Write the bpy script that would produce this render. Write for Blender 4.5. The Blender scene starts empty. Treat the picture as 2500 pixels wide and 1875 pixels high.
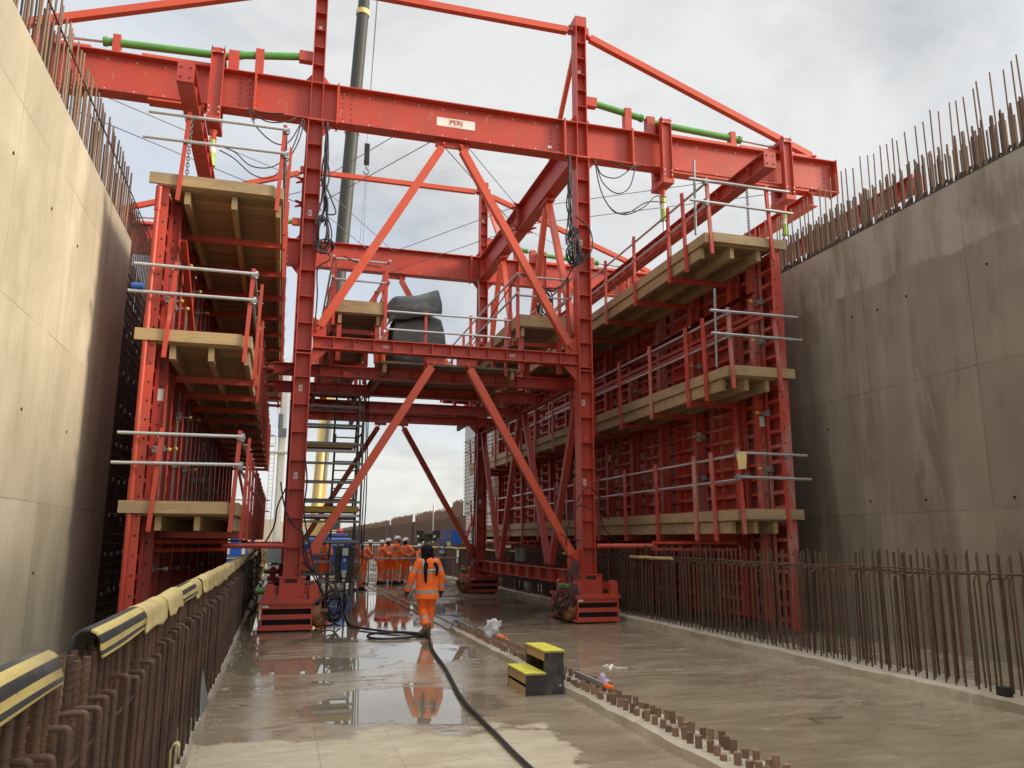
import bpy, math, random
from mathutils import Vector, Matrix, noise
random.seed(7)
scn = bpy.context.scene
COL = scn.collection
V = Vector
# ------------------------------------------------------------------ camera
def look():
    p, y, r = .192551, .27899, .0025036
    cp, sp, cy, sy = math.cos(p), math.sin(p), math.cos(y), math.sin(y)
    fw = V((sy*cp, cy*cp, sp)); rt = V((cy, -sy, 0)); up = rt.cross(fw)
    c, s = math.cos(r), math.sin(r)
    a, b = c*rt + s*up, -s*rt + c*up
    return Matrix(((a.x, b.x, -fw.x, 0), (a.y, b.y, -fw.y, 0), (a.z, b.z, -fw.z, 1.75), (0, 0, 0, 1)))
cam = bpy.data.cameras.new('camera'); cam.sensor_width = 36; cam.lens = 28.104
cam.clip_start = .05; cam.clip_end = 3000
co = bpy.data.objects.new('camera', cam); COL.objects.link(co); co.matrix_world = look(); scn.camera = co
# ------------------------------------------------------------------ light and exposure
EXPO = 1.38
scn.view_settings.view_transform = 'Standard'; scn.view_settings.look = 'None'
scn.view_settings.exposure = EXPO; scn.view_settings.gamma = 1
SUN = V((.90, -.42, .0)).normalized()*math.cos(math.radians(19.5)) + V((0, 0, math.sin(math.radians(19.5))))
sl = bpy.data.lights.new('sun', 'SUN'); sl.energy = 1.5; sl.angle = math.radians(14); sl.color = (1, .86, .66)
so = bpy.data.objects.new('sun', sl); COL.objects.link(so)
so.rotation_euler = (-SUN).to_track_quat('-Z', 'Y').to_euler(); so.location = (0, 0, 60)

def N(nt, typ, ins=None, **pr):
    n = nt.nodes.new('ShaderNode' + typ)
    for k, v in pr.items(): setattr(n, k, v)
    for k, v in (ins or {}).items():
        s = n.inputs[k]
        if isinstance(v, bpy.types.NodeSocket): nt.links.new(v, s)
        else: s.default_value = v
    return n
def M_(nt, op, a, b=None, c=None, clamp=False):
    d = {0: a}
    if b is not None: d[1] = b
    if c is not None: d[2] = c
    return N(nt, 'Math', d, operation=op, use_clamp=clamp).outputs[0]
def RAMP(nt, fac, stops, interp='LINEAR'):
    n = N(nt, 'ValToRGB', {0: fac}); cr = n.color_ramp; cr.interpolation = interp
    while len(cr.elements) < len(stops): cr.elements.new(.5)
    for e, (p, c) in zip(cr.elements, stops):
        e.position = p; e.color = (c, c, c, 1) if isinstance(c, (int, float)) else (*c, 1)
    return n.outputs[0]
def MIX(nt, f, a, b, mode='MIX'):
    n = N(nt, 'Mix', data_type='RGBA', blend_type=mode)
    for i, v in ((0, f), (6, a), (7, b)):
        if isinstance(v, bpy.types.NodeSocket): nt.links.new(v, n.inputs[i])
        elif i == 0: n.inputs[0].default_value = v
        else: n.inputs[i].default_value = (*v, 1) if len(v) == 3 else v
    return n.outputs[2]
def NOISE(nt, vec, sc, det=5, rough=.55, dist=0.):
    return N(nt, 'TexNoise', {'Vector': vec, 'Scale': sc, 'Detail': det, 'Roughness': rough, 'Distortion': dist}).outputs[0]
def SCALE(nt, vec, s): return N(nt, 'Mapping', {0: vec, 3: s}).outputs[0]

w = bpy.data.worlds.new('World'); scn.world = w; w.use_nodes = True
nt = w.node_tree; nt.nodes.clear()
sky = N(nt, 'TexSky', sky_type='NISHITA', sun_disc=False, sun_elevation=math.radians(19.5), sun_rotation=math.atan2(SUN.x, SUN.y))
g = N(nt, 'TexCoord').outputs['Generated']
sep = N(nt, 'SeparateXYZ', {0: g})
dz = M_(nt, 'ADD', M_(nt, 'MAXIMUM', sep.outputs[2], 0.0), .22)
pl = N(nt, 'CombineXYZ', {0: M_(nt, 'DIVIDE', sep.outputs[0], dz), 1: M_(nt, 'DIVIDE', sep.outputs[1], dz), 2: 3.7}).outputs[0]
n1 = NOISE(nt, pl, 1.35, 10, .60, .6)
n2 = NOISE(nt, N(nt, 'Mapping', {0: pl, 1: (5.2, 1.3, 0)}).outputs[0], .75, 6, .55, .2)
body = RAMP(nt, n1, [(.32, (.50, .50, .505)), (.44, (.66, .66, .655)), (.52, (.78, .773, .755)), (.60, (.89, .88, .855))])
blue = RAMP(nt, n2, [(.46, 0.), (.60, 1.)])
cl = MIX(nt, M_(nt, 'MULTIPLY', blue, .72), body, (.64, .72, .85))
warm = RAMP(nt, sep.outputs[2], [(.0, 1.), (.28, 0.)])
cl = MIX(nt, M_(nt, 'MULTIPLY', warm, .45), cl, (.84, .82, .76))
k = 10/(2**EXPO)
# overcast zenith and sun glow, boosted out of view to brighten floor and shadows
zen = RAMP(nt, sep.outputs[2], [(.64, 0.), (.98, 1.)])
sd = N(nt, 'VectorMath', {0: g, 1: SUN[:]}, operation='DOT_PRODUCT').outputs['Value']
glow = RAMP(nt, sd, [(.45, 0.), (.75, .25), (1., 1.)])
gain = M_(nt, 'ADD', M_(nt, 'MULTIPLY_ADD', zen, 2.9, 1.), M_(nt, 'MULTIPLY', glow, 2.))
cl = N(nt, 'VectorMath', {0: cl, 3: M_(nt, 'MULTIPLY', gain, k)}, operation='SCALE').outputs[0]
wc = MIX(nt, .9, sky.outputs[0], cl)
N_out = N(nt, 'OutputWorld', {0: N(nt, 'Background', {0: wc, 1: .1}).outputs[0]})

# ------------------------------------------------------------------ materials
def newmat(name):
    m = bpy.data.materials.new(name); m.use_nodes = True; m.node_tree.nodes.clear(); return m, m.node_tree
def finish(nt, **ins):
    b = N(nt, 'BsdfPrincipled', {k.replace('_', ' '): v for k, v in ins.items()})
    N(nt, 'OutputMaterial', {0: b.outputs[0]}); return b
def c4(c): return (*c, 1)
def pm(name, col, rough=.5, metal=0., var=.2, sc=3., dirt=None, damt=.35, dsc=2.2, dstretch=(1, 1, .35), bump=0., bsc=40., rnd=0., spec=.5, chips=0.):
    m, nt = newmat(name)
    o = N(nt, 'TexCoord').outputs['Object']
    n = NOISE(nt, o, sc, 6, .6)
    f = M_(nt, 'MULTIPLY_ADD', n, 2*var, 1-var)
    if rnd:
        oi = N(nt, 'ObjectInfo').outputs['Random']; f = M_(nt, 'MULTIPLY', f, M_(nt, 'MULTIPLY_ADD', oi, 2*rnd, 1-rnd))
    c = N(nt, 'VectorMath', {0: col, 3: f}, operation='SCALE').outputs[0]
    rg = M_(nt, 'MULTIPLY_ADD', n, .2, rough-.1)
    if chips:
        a = RAMP(nt, NOISE(nt, o, 1.1, 4), [(.42, 0.), (.62, 1.)])
        f1 = M_(nt, 'MULTIPLY', RAMP(nt, NOISE(nt, o, 22, 5, .7), [(.60, 0.), (.66, 1.)]), a)
        c = MIX(nt, M_(nt, 'MULTIPLY', f1, chips), c, (.13, .055, .035))
        f2 = RAMP(nt, NOISE(nt, SCALE(nt, o, (1, 1, .25)), 9, 7, .72), [(.60, 0.), (.70, 1.)])
        c = MIX(nt, M_(nt, 'MULTIPLY', f2, chips*.5), c, (.50, .33, .26))
    if dirt:
        d = NOISE(nt, SCALE(nt, o, dstretch), dsc, 8, .65)
        d = RAMP(nt, d, [(.48, 0.), (.72, 1.)])
        c = MIX(nt, M_(nt, 'MULTIPLY', d, damt), c, dirt)
    kw = dict(Base_Color=c, Roughness=rg, Metallic=metal)
    if bump: kw['Normal'] = N(nt, 'Bump', {'Strength': bump, 'Distance': .01, 'Height': NOISE(nt, o, bsc, 4)}).outputs[0]
    b = finish(nt, **kw); b.inputs['Specular IOR Level'].default_value = spec
    return m
RED = pm('red_paint', (.47, .054, .027), .45, var=.25, sc=1.1, chips=.8, dirt=(.30, .075, .045), damt=.6, bump=.03, bsc=25)
REDW = pm('red_paint_weathered', (.43, .046, .029), .5, chips=.8, var=.2, sc=1.6, dirt=(.30, .13, .10), damt=.5, bump=.05, bsc=25)
REDD = pm('red_paint_concrete_splashed', (.45, .052, .033), .6, chips=1., var=.25, sc=2, dirt=(.46, .33, .27), damt=.8, dsc=1.4, bump=.06)
SKIN = pm('dark_form_skin', (.36, .050, .026), .5, chips=.6, var=.3, sc=1.5, dirt=(.12, .05, .03), damt=.6)
ORNG = pm('orange_red_paint', (.58, .076, .028), .45, chips=.7, var=.12, sc=1.5, dirt=(.4, .14, .08), damt=.3)
RUST = pm('rusty_steel', (.085, .048, .031), .72, var=.55, sc=14, dirt=(.21, .095, .045), damt=.75, dsc=9, bump=.3, bsc=60, rnd=.35)
RUSTL = pm('light_rusty_steel', (.20, .12, .075), .75, var=.4, sc=9, dirt=(.30, .17, .09), damt=.6, dsc=7, rnd=.3)
RUSTD = pm('dark_rusty_steel', (.06, .042, .032), .8, var=.4, sc=6, dirt=(.11, .06, .035), damt=.6, rnd=.25)
RUSTM = pm('rusted_motor', (.21, .085, .028), .7, var=.4, sc=8, dirt=(.09, .05, .03), damt=.7, bump=.4, bsc=30)
GALV = pm('galvanised_steel', (.50, .50, .49), .42, .55, var=.16, sc=6, dirt=(.30, .28, .25), damt=.4)
GALVD = pm('dull_galvanised_steel', (.27, .28, .28), .5, .5, var=.2, sc=5)
BOLT = pm('zinc_bolt', (.62, .60, .55), .4, .4, var=.1)
DARK = pm('near_black_and_gap_shade', (.02, .016, .014), .8, var=.2)  # near-black parts, and shade painted in for holes and gaps
GREEN = pm('green_paint', (.10, .30, .055), .4, var=.18, sc=4, dirt=(.07, .15, .05), damt=.4)
LIME = pm('lime_paint', (.33, .56, .07), .4, var=.15, sc=4)
CHROME = pm('chromed_rod', (.62, .63, .65), .2, .9, var=.05)
BLACK = pm('black_rubber_cable', (.016, .016, .017), .5, var=.3, sc=12)
RUBBER = pm('dark_rubber_sheet', (.045, .047, .047), .55, var=.45, sc=2.5, dirt=(.15, .15, .14), damt=.65, dsc=3, dstretch=(.6, 1, 1.6), bump=.8, bsc=5)
YELLOW = pm('yellow_paint', (.62, .40, .055), .5, var=.15, sc=2, dirt=(.3, .2, .08), damt=.4)
CREAM = pm('cream_yellow_paint', (.66, .50, .20), .5, var=.12, sc=1)
FOAM = pm('yellow_foam', (.57, .44, .18), .75, var=.2, sc=6, dirt=(.34, .26, .15), damt=.65, dsc=4, dstretch=(1, 1, 1), bump=.3, bsc=18, rnd=.18)
FOAMB = pm('yellow_stripe', (.62, .48, .16), .65, var=.2, sc=9, dirt=(.30, .235, .13), damt=.7, dsc=6, dstretch=(1, .4, 1), bump=.2, bsc=30)
FOAMK = pm('charcoal_stripe', (.04, .038, .036), .75, var=.35, sc=10, dirt=(.17, .15, .125), damt=.7, dsc=6, dstretch=(1, .4, 1), bump=.2, bsc=30)
BLUE = pm('blue_paint', (.012, .085, .36), .35, var=.15, sc=2)
WHITE = pm('white_paint', (.72, .72, .69), .5, var=.1, sc=2, dirt=(.45, .42, .36), damt=.4)
OFFW = pm('offwhite_mast', (.62, .60, .54), .5, var=.12, sc=1)
BOOM = pm('olive_grey_boom', (.055, .055, .045), .5, var=.15, spec=.3)
GREYS = pm('grey_painted_steel', (.16, .17, .17), .5, var=.2)
HIVIS = pm('hivis_orange_cloth', (1., .17, .022), .8, var=.16, sc=7, dirt=(.55, .12, .03), damt=.35, dsc=5, bump=.3, bsc=14)
REFL = pm('reflective_band', (.36, .33, .29), .45, var=.12, sc=12)
HAIR = pm('black_hair', (.008, .007, .008), .8, spec=.2, var=.4, sc=30, bump=.4, bsc=60)
SKIND = pm('dark_skin', (.12, .055, .032), .55, var=.1)
SKINL = pm('light_skin', (.45, .24, .16), .55, var=.1)
BOOT = pm('tan_boot_leather', (.24, .16, .09), .7, var=.2, sc=12, dirt=(.12, .09, .06), damt=.5)
BOOTK = pm('black_boot_leather', (.02, .018, .017), .6, var=.2)
HELM = pm('white_helmet', (.78, .78, .76), .3, var=.04)
HELMB = pm('blue_helmet', (.03, .10, .42), .3, var=.05)
NAVY = pm('dark_navy_cloth', (.02, .022, .035), .8, var=.2)
PLASTIC = pm('clear_plastic_bag', (.62, .62, .60), .3, var=.15, sc=14, bump=.4, bsc=20)
LILAC = pm('lilac_cloth', (.46, .36, .48), .8, var=.15)
EARTH = pm('brown_earth', (.26, .19, .115), .95, var=.35, sc=.12, dirt=(.17, .15, .12), damt=.7, dsc=.2, dstretch=(1, 1, 1), bump=.5, bsc=1)
REDTXT = pm('red_lettering', (.45, .012, .02), .5, var=.05)
PLYK = pm('black_film_plywood', (.03, .028, .026), .6, var=.4, sc=6, dirt=(.17, .14, .095), damt=.6, dsc=5, chips=.5, dstretch=(1, 1, 1))
GRITY = pm('yellow_grit_tread', (.66, .60, .055), .8, var=.15, sc=20, dirt=(.30, .26, .11), damt=.75, dsc=7, dstretch=(1, 1, 1), bump=.5, bsc=120)
LAB = pm('white_label', (.74, .72, .66), .5, var=.08)
GLASS = pm('dark_glass', (.03, .04, .05), .1, var=.1)
SKYB = pm('lamp_glass', (.7, .72, .75), .15, var=.05)

def timber(name, col, axis, plank):
    m, nt = newmat(name)
    o = N(nt, 'TexCoord').outputs['Object']
    st = [(6, 6, .6), (.6, 6, 6), (6, .6, 6)][{'Z': 0, 'X': 1, 'Y': 2}[axis]]
    gr = NOISE(nt, SCALE(nt, o, st), 6, 8, .65, .4)
    lg = NOISE(nt, o, .9, 3)
    f = M_(nt, 'ADD', M_(nt, 'MULTIPLY', gr, .55), M_(nt, 'MULTIPLY', lg, .5))
    c = RAMP(nt, f, [(.3, tuple(x*.55 for x in col)), (.5, col), (.72, tuple(min(1, x*1.28) for x in col))])
    sp = N(nt, 'SeparateXYZ', {0: o})
    if plank:
        ax, wd = plank
        q = M_(nt, 'DIVIDE', sp.outputs['XYZ'.index(ax)], wd)
        fr = M_(nt, 'FRACT', q); fl = M_(nt, 'FLOOR', q)
        ln = M_(nt, 'LESS_THAN', fr, .05)
        rn = N(nt, 'TexWhiteNoise', {1: fl}, noise_dimensions='1D').outputs[0]
        c = N(nt, 'VectorMath', {0: c, 3: M_(nt, 'MULTIPLY_ADD', rn, .5, .72)}, operation='SCALE').outputs[0]
        c = MIX(nt, M_(nt, 'MULTIPLY', ln, .8), c, (.03, .02, .012))
    we = RAMP(nt, NOISE(nt, SCALE(nt, o, tuple(.5+.35*q for q in st)), .8, 7, .7, .3), [(.50, 0.), (.66, 1.)])
    c = MIX(nt, M_(nt, 'MULTIPLY', we, .55), c, (.17, .14, .10))
    sp2 = RAMP(nt, NOISE(nt, o, 9, 5, .7), [(.62, 0.), (.70, 1.)])
    c = MIX(nt, M_(nt, 'MULTIPLY', sp2, .35), c, (.42, .37, .30))
    kn = N(nt, 'TexVoronoi', {'Vector': SCALE(nt, o, (1, 1, 1)), 'Scale': 1.9, 'Randomness': 1.}).outputs[0]
    c = MIX(nt, RAMP(nt, kn, [(.02, .7), (.06, 0.)]), c, (.09, .05, .025))
    finish(nt, Base_Color=c, Roughness=.75, Normal=N(nt, 'Bump', {'Strength': .2, 'Distance': .004, 'Height': gr}).outputs[0])
    return m
WOODX = timber('timber_board_across', (.37, .255, .125), 'X', None)
WOODY = timber('timber_board_along', (.35, .245, .125), 'Y', None)
PLANKX = timber('timber_deck_planks', (.30, .195, .09), 'X', ('Y', .2))
PLANKG = timber('weathered_deck_planks', (.25, .20, .13), 'X', ('Y', .2))
PLYW = timber('raw_plywood', (.40, .27, .13), 'X', None)

def concrete(name, lo, hi, streak, samt, jz, jy, damp, dcol, wob, band=None, rough=.75):
    m, nt = newmat(name)
    o = N(nt, 'TexCoord').outputs['Object']; sp = N(nt, 'SeparateXYZ', {0: o})
    big = NOISE(nt, o, .33, 6, .6, .3); mid = NOISE(nt, SCALE(nt, o, (1, 1, .55)), 1.6, 8, .65)
    f = M_(nt, 'ADD', M_(nt, 'MULTIPLY', big, .6), M_(nt, 'MULTIPLY', mid, .4))
    c = MIX(nt, RAMP(nt, f, [(.34, 0.), (.66, 1.)]), lo, hi)
    s1 = NOISE(nt, SCALE(nt, o, (1, 1, .07)), 2.6, 7, .7, .15)
    s2 = NOISE(nt, SCALE(nt, o, (1, 1, .16)), .55, 5, .6, .4)
    sm = M_(nt, 'MULTIPLY', RAMP(nt, s1, [(.48, 0.), (.66, 1.)]), RAMP(nt, s2, [(.38, 0.), (.6, 1.)]))
    c = MIX(nt, M_(nt, 'MULTIPLY', sm, samt), c, streak)
    d2 = RAMP(nt, NOISE(nt, SCALE(nt, o, (1, 1, .22)), 1.15, 7, .68, .5), [(.50, 0.), (.60, 1.)])
    c = MIX(nt, M_(nt, 'MULTIPLY', d2, damp), c, dcol)
    if band:
        bz = M_(nt, 'ADD', sp.outputs[2], M_(nt, 'MULTIPLY', NOISE(nt, SCALE(nt, o, (1, 1, .02)), 1.4, 6, .7), band[1]))
        bf = RAMP(nt, M_(nt, 'SUBTRACT', bz, band[0]), [(.0, 0.), (.04, 1.)])
        bl = RAMP(nt, NOISE(nt, SCALE(nt, o, (1, 1, .3)), 1.1, 6, .65, .3), [(.42, 0.), (.56, 1.)])
        c = MIX(nt, M_(nt, 'MULTIPLY', M_(nt, 'MULTIPLY', bf, bl), band[3]), c, band[2])
    fine = NOISE(nt, o, 26, 4, .7)
    pid = N(nt, 'CombineXYZ', {0: M_(nt, 'FLOOR', M_(nt, 'DIVIDE', M_(nt, 'SUBTRACT', sp.outputs[1], 2.3), 2.38)), 1: M_(nt, 'FLOOR', M_(nt, 'DIVIDE', sp.outputs[2], 2.22))}).outputs[0]
    ptone = M_(nt, 'MULTIPLY_ADD', N(nt, 'TexWhiteNoise', {0: pid}, noise_dimensions='2D').outputs[0], .2, .9)
    hol = N(nt, 'TexVoronoi', {'Vector': o, 'Scale': 7., 'Randomness': 1.}).outputs[0]
    hol = M_(nt, 'MULTIPLY', M_(nt, 'LESS_THAN', hol, .055), M_(nt, 'GREATER_THAN', NOISE(nt, o, 3, 2), .47))
    c = MIX(nt, M_(nt, 'MULTIPLY', hol, .6), c, tuple(x*.35 for x in lo))
    c = N(nt, 'VectorMath', {0: c, 3: M_(nt, 'MULTIPLY', ptone, M_(nt, 'MULTIPLY_ADD', fine, .4, .80))}, operation='SCALE').outputs[0]
    wz = M_(nt, 'MULTIPLY_ADD', NOISE(nt, o, 1.1, 3), wob, -wob/2)
    zz = M_(nt, 'ADD', sp.outputs[2], wz); yy = M_(nt, 'ADD', sp.outputs[1], wz)
    j = None
    for arr, q in ((jz, zz), (jy, yy)):
        for a in arr:
            t = M_(nt, 'LESS_THAN', M_(nt, 'ABSOLUTE', M_(nt, 'SUBTRACT', q, a)), .009)
            j = t if j is None else M_(nt, 'MAXIMUM', j, t)
    c = MIX(nt, M_(nt, 'MULTIPLY', M_(nt, 'MULTIPLY', j, RAMP(nt, NOISE(nt, o, .9, 4), [(.38, .15), (.6, 1.)])), .55), c, tuple(x*.4 for x in lo))
    h = M_(nt, 'SUBTRACT', M_(nt, 'ADD', mid, M_(nt, 'MULTIPLY', fine, .3)), M_(nt, 'MAXIMUM', j, hol))
    finish(nt, Base_Color=c, Roughness=M_(nt, 'MULTIPLY_ADD', d2, -.2, rough), Normal=N(nt, 'Bump', {'Strength': .25, 'Distance': .01, 'Height': h}).outputs[0])
    return m
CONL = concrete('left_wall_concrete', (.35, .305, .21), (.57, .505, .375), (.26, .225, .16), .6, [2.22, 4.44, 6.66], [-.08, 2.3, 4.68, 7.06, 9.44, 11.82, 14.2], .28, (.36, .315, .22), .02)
CONR = concrete('damp_shaded_wall_concrete', (.19, .157, .112), (.275, .232, .172), (.42, .38, .315), .7, [2.22, 4.44], [-.08, 2.3, 4.68, 7.06, 9.44, 11.82, 14.2], .5, (.135, .108, .076), .02, band=(6.55, .35, (.37, .325, .265), .75), rough=.62)  # base darkened for damp staining and for this wall standing in shade
CONK = concrete('kerb_concrete', (.30, .25, .175), (.46, .39, .29), (.52, .47, .39), .5, [-5.], [-50], .45, (.17, .135, .09), .0)

def floor_mat():
    m, nt = newmat('wet_concrete_floor')
    o = N(nt, 'TexCoord').outputs['Object']; sp = N(nt, 'SeparateXYZ', {0: o}); x, y = sp.outputs[0], sp.outputs[1]
    big = NOISE(nt, o, .55, 7, .62, .5); md = NOISE(nt, SCALE(nt, o, (.7, 1.5, 1)), 1.7, 8, .66, .4)
    st = NOISE(nt, N(nt, 'Mapping', {0: o, 2: (0, 0, .09), 3: (.55, 1.7, 1)}).outputs[0], 1.5, 8, .66, 1.1); fine = NOISE(nt, o, 30, 4, .7)
    # wetness: dry close to the camera in the left lane, wet further off and in the right lane
    by = RAMP(nt, M_(nt, 'MULTIPLY', y, .05), [(.30, 0.), (.43, 1.)])
    br = RAMP(nt, M_(nt, 'MULTIPLY', x, .1), [(.19, 0.), (.30, 1.)])
    bias = M_(nt, 'MAXIMUM', by, M_(nt, 'MULTIPLY', br, 1.12))
    wv = M_(nt, 'ADD', M_(nt, 'MULTIPLY_ADD', big, .9, M_(nt, 'MULTIPLY', md, .35)), M_(nt, 'MULTIPLY_ADD', bias, .62, -.62))
    wet = RAMP(nt, wv, [(.40, 0.), (.46, 1.)])
    # standing water
    hi = NOISE(nt, SCALE(nt, o, (.8, 1.7, 1)), 3.1, 8, .7, .8)
    p = M_(nt, 'ADD', M_(nt, 'MULTIPLY_ADD', big, .75, M_(nt, 'MULTIPLY', md, .3)), M_(nt, 'MULTIPLY_ADD', hi, .42, -.21))
    for (cx, cy, rx, ry, amt) in PUDDLES:
        dx = M_(nt, 'DIVIDE', M_(nt, 'SUBTRACT', x, cx), rx); dy = M_(nt, 'DIVIDE', M_(nt, 'SUBTRACT', y, cy), ry)
        r2 = M_(nt, 'ADD', M_(nt, 'MULTIPLY', dx, dx), M_(nt, 'MULTIPLY', dy, dy))
        p = M_(nt, 'MULTIPLY_ADD', RAMP(nt, M_(nt, 'MULTIPLY', r2, .5), [(.05, 1.), (.75, 0.)]), amt*1.08, p)
    far = RAMP(nt, M_(nt, 'MULTIPLY', y, .05), [(.72, 0.), (.9, 1.)])
    p = M_(nt, 'MULTIPLY_ADD', far, .12, p)
    pud = M_(nt, 'MULTIPLY', RAMP(nt, p, [(.60, 0.), (.645, 1.)]), wet)
    dry = MIX(nt, RAMP(nt, M_(nt, 'MULTIPLY_ADD', st, .6, M_(nt, 'MULTIPLY', md, .4)), [(.36, 0.), (.64, 1.)]), (.40, .325, .215), (.54, .46, .33))
    dry = MIX(nt, M_(nt, 'MULTIPLY', RAMP(nt, hi, [(.50, 0.), (.60, 1.)]), .5), dry, (.33, .27, .18))
    dry = MIX(nt, M_(nt, 'MULTIPLY', RAMP(nt, NOISE(nt, o, 7, 6, .7, .6), [(.56, 0.), (.66, 1.)]), .35), dry, (.62, .55, .42))
    wetc = MIX(nt, RAMP(nt, M_(nt, 'MULTIPLY_ADD', st, .5, M_(nt, 'MULTIPLY', big, .5)), [(.38, 0.), (.62, 1.)]), (.22, .172, .107), (.36, .29, .195))
    c = MIX(nt, wet, dry, wetc)
    c = MIX(nt, M_(nt, 'MULTIPLY', pud, .55), c, (.15, .125, .088))
    c = N(nt, 'VectorMath', {0: c, 3: M_(nt, 'MULTIPLY_ADD', fine, .3, .85)}, operation='SCALE').outputs[0]
    jx = M_(nt, 'LESS_THAN', M_(nt, 'ABSOLUTE', M_(nt, 'SUBTRACT', x, .42)), .006)
    jx = M_(nt, 'MAXIMUM', jx, M_(nt, 'LESS_THAN', M_(nt, 'ABSOLUTE', M_(nt, 'SUBTRACT', x, 1.06)), .004))
    c = MIX(nt, M_(nt, 'MULTIPLY', jx, .35), c, (.12, .09, .06))
    rr = M_(nt, 'MULTIPLY_ADD', RAMP(nt, st, [(.35, 0.), (.65, 1.)]), .26, .045)
    ro = N(nt, 'Mix', {0: wet, 2: .62, 3: rr}).outputs[0]
    ro = N(nt, 'Mix', {0: pud, 2: ro, 3: .018}).outputs[0]
    hb = M_(nt, 'MULTIPLY', M_(nt, 'MULTIPLY_ADD', md, .7, M_(nt, 'MULTIPLY', fine, .1)), M_(nt, 'SUBTRACT', 1., pud))
    rip = M_(nt, 'MULTIPLY', NOISE(nt, SCALE(nt, o, (.8, 2.4, 1)), 5, 2), M_(nt, 'MULTIPLY', far, .12))
    nb = N(nt, 'Bump', {'Strength': .25, 'Distance': .014, 'Height': M_(nt, 'ADD', hb, rip)}).outputs[0]
    b = finish(nt, Base_Color=c, Roughness=ro, Normal=nb)
    nt.links.new(M_(nt, 'MULTIPLY_ADD', wet, .35, .4), b.inputs['Specular IOR Level'])
    return m
PUDDLES = [(2.45, 13.2, .9, 1.25, .35), (1.45, 9.1, 1.05, .95, .33), (.5, 12.2, 1.1, .75, .33), (.1, 10.6, .6, .4, .18), (1.4, 17.5, 1.6, 2.6, .2), (2.2, 24., 1.6, 5., .12), (5., 20, 1.2, 3, .08), (-.35, 18., .3, 6., .25)]
FLOOR = floor_mat()

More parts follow.
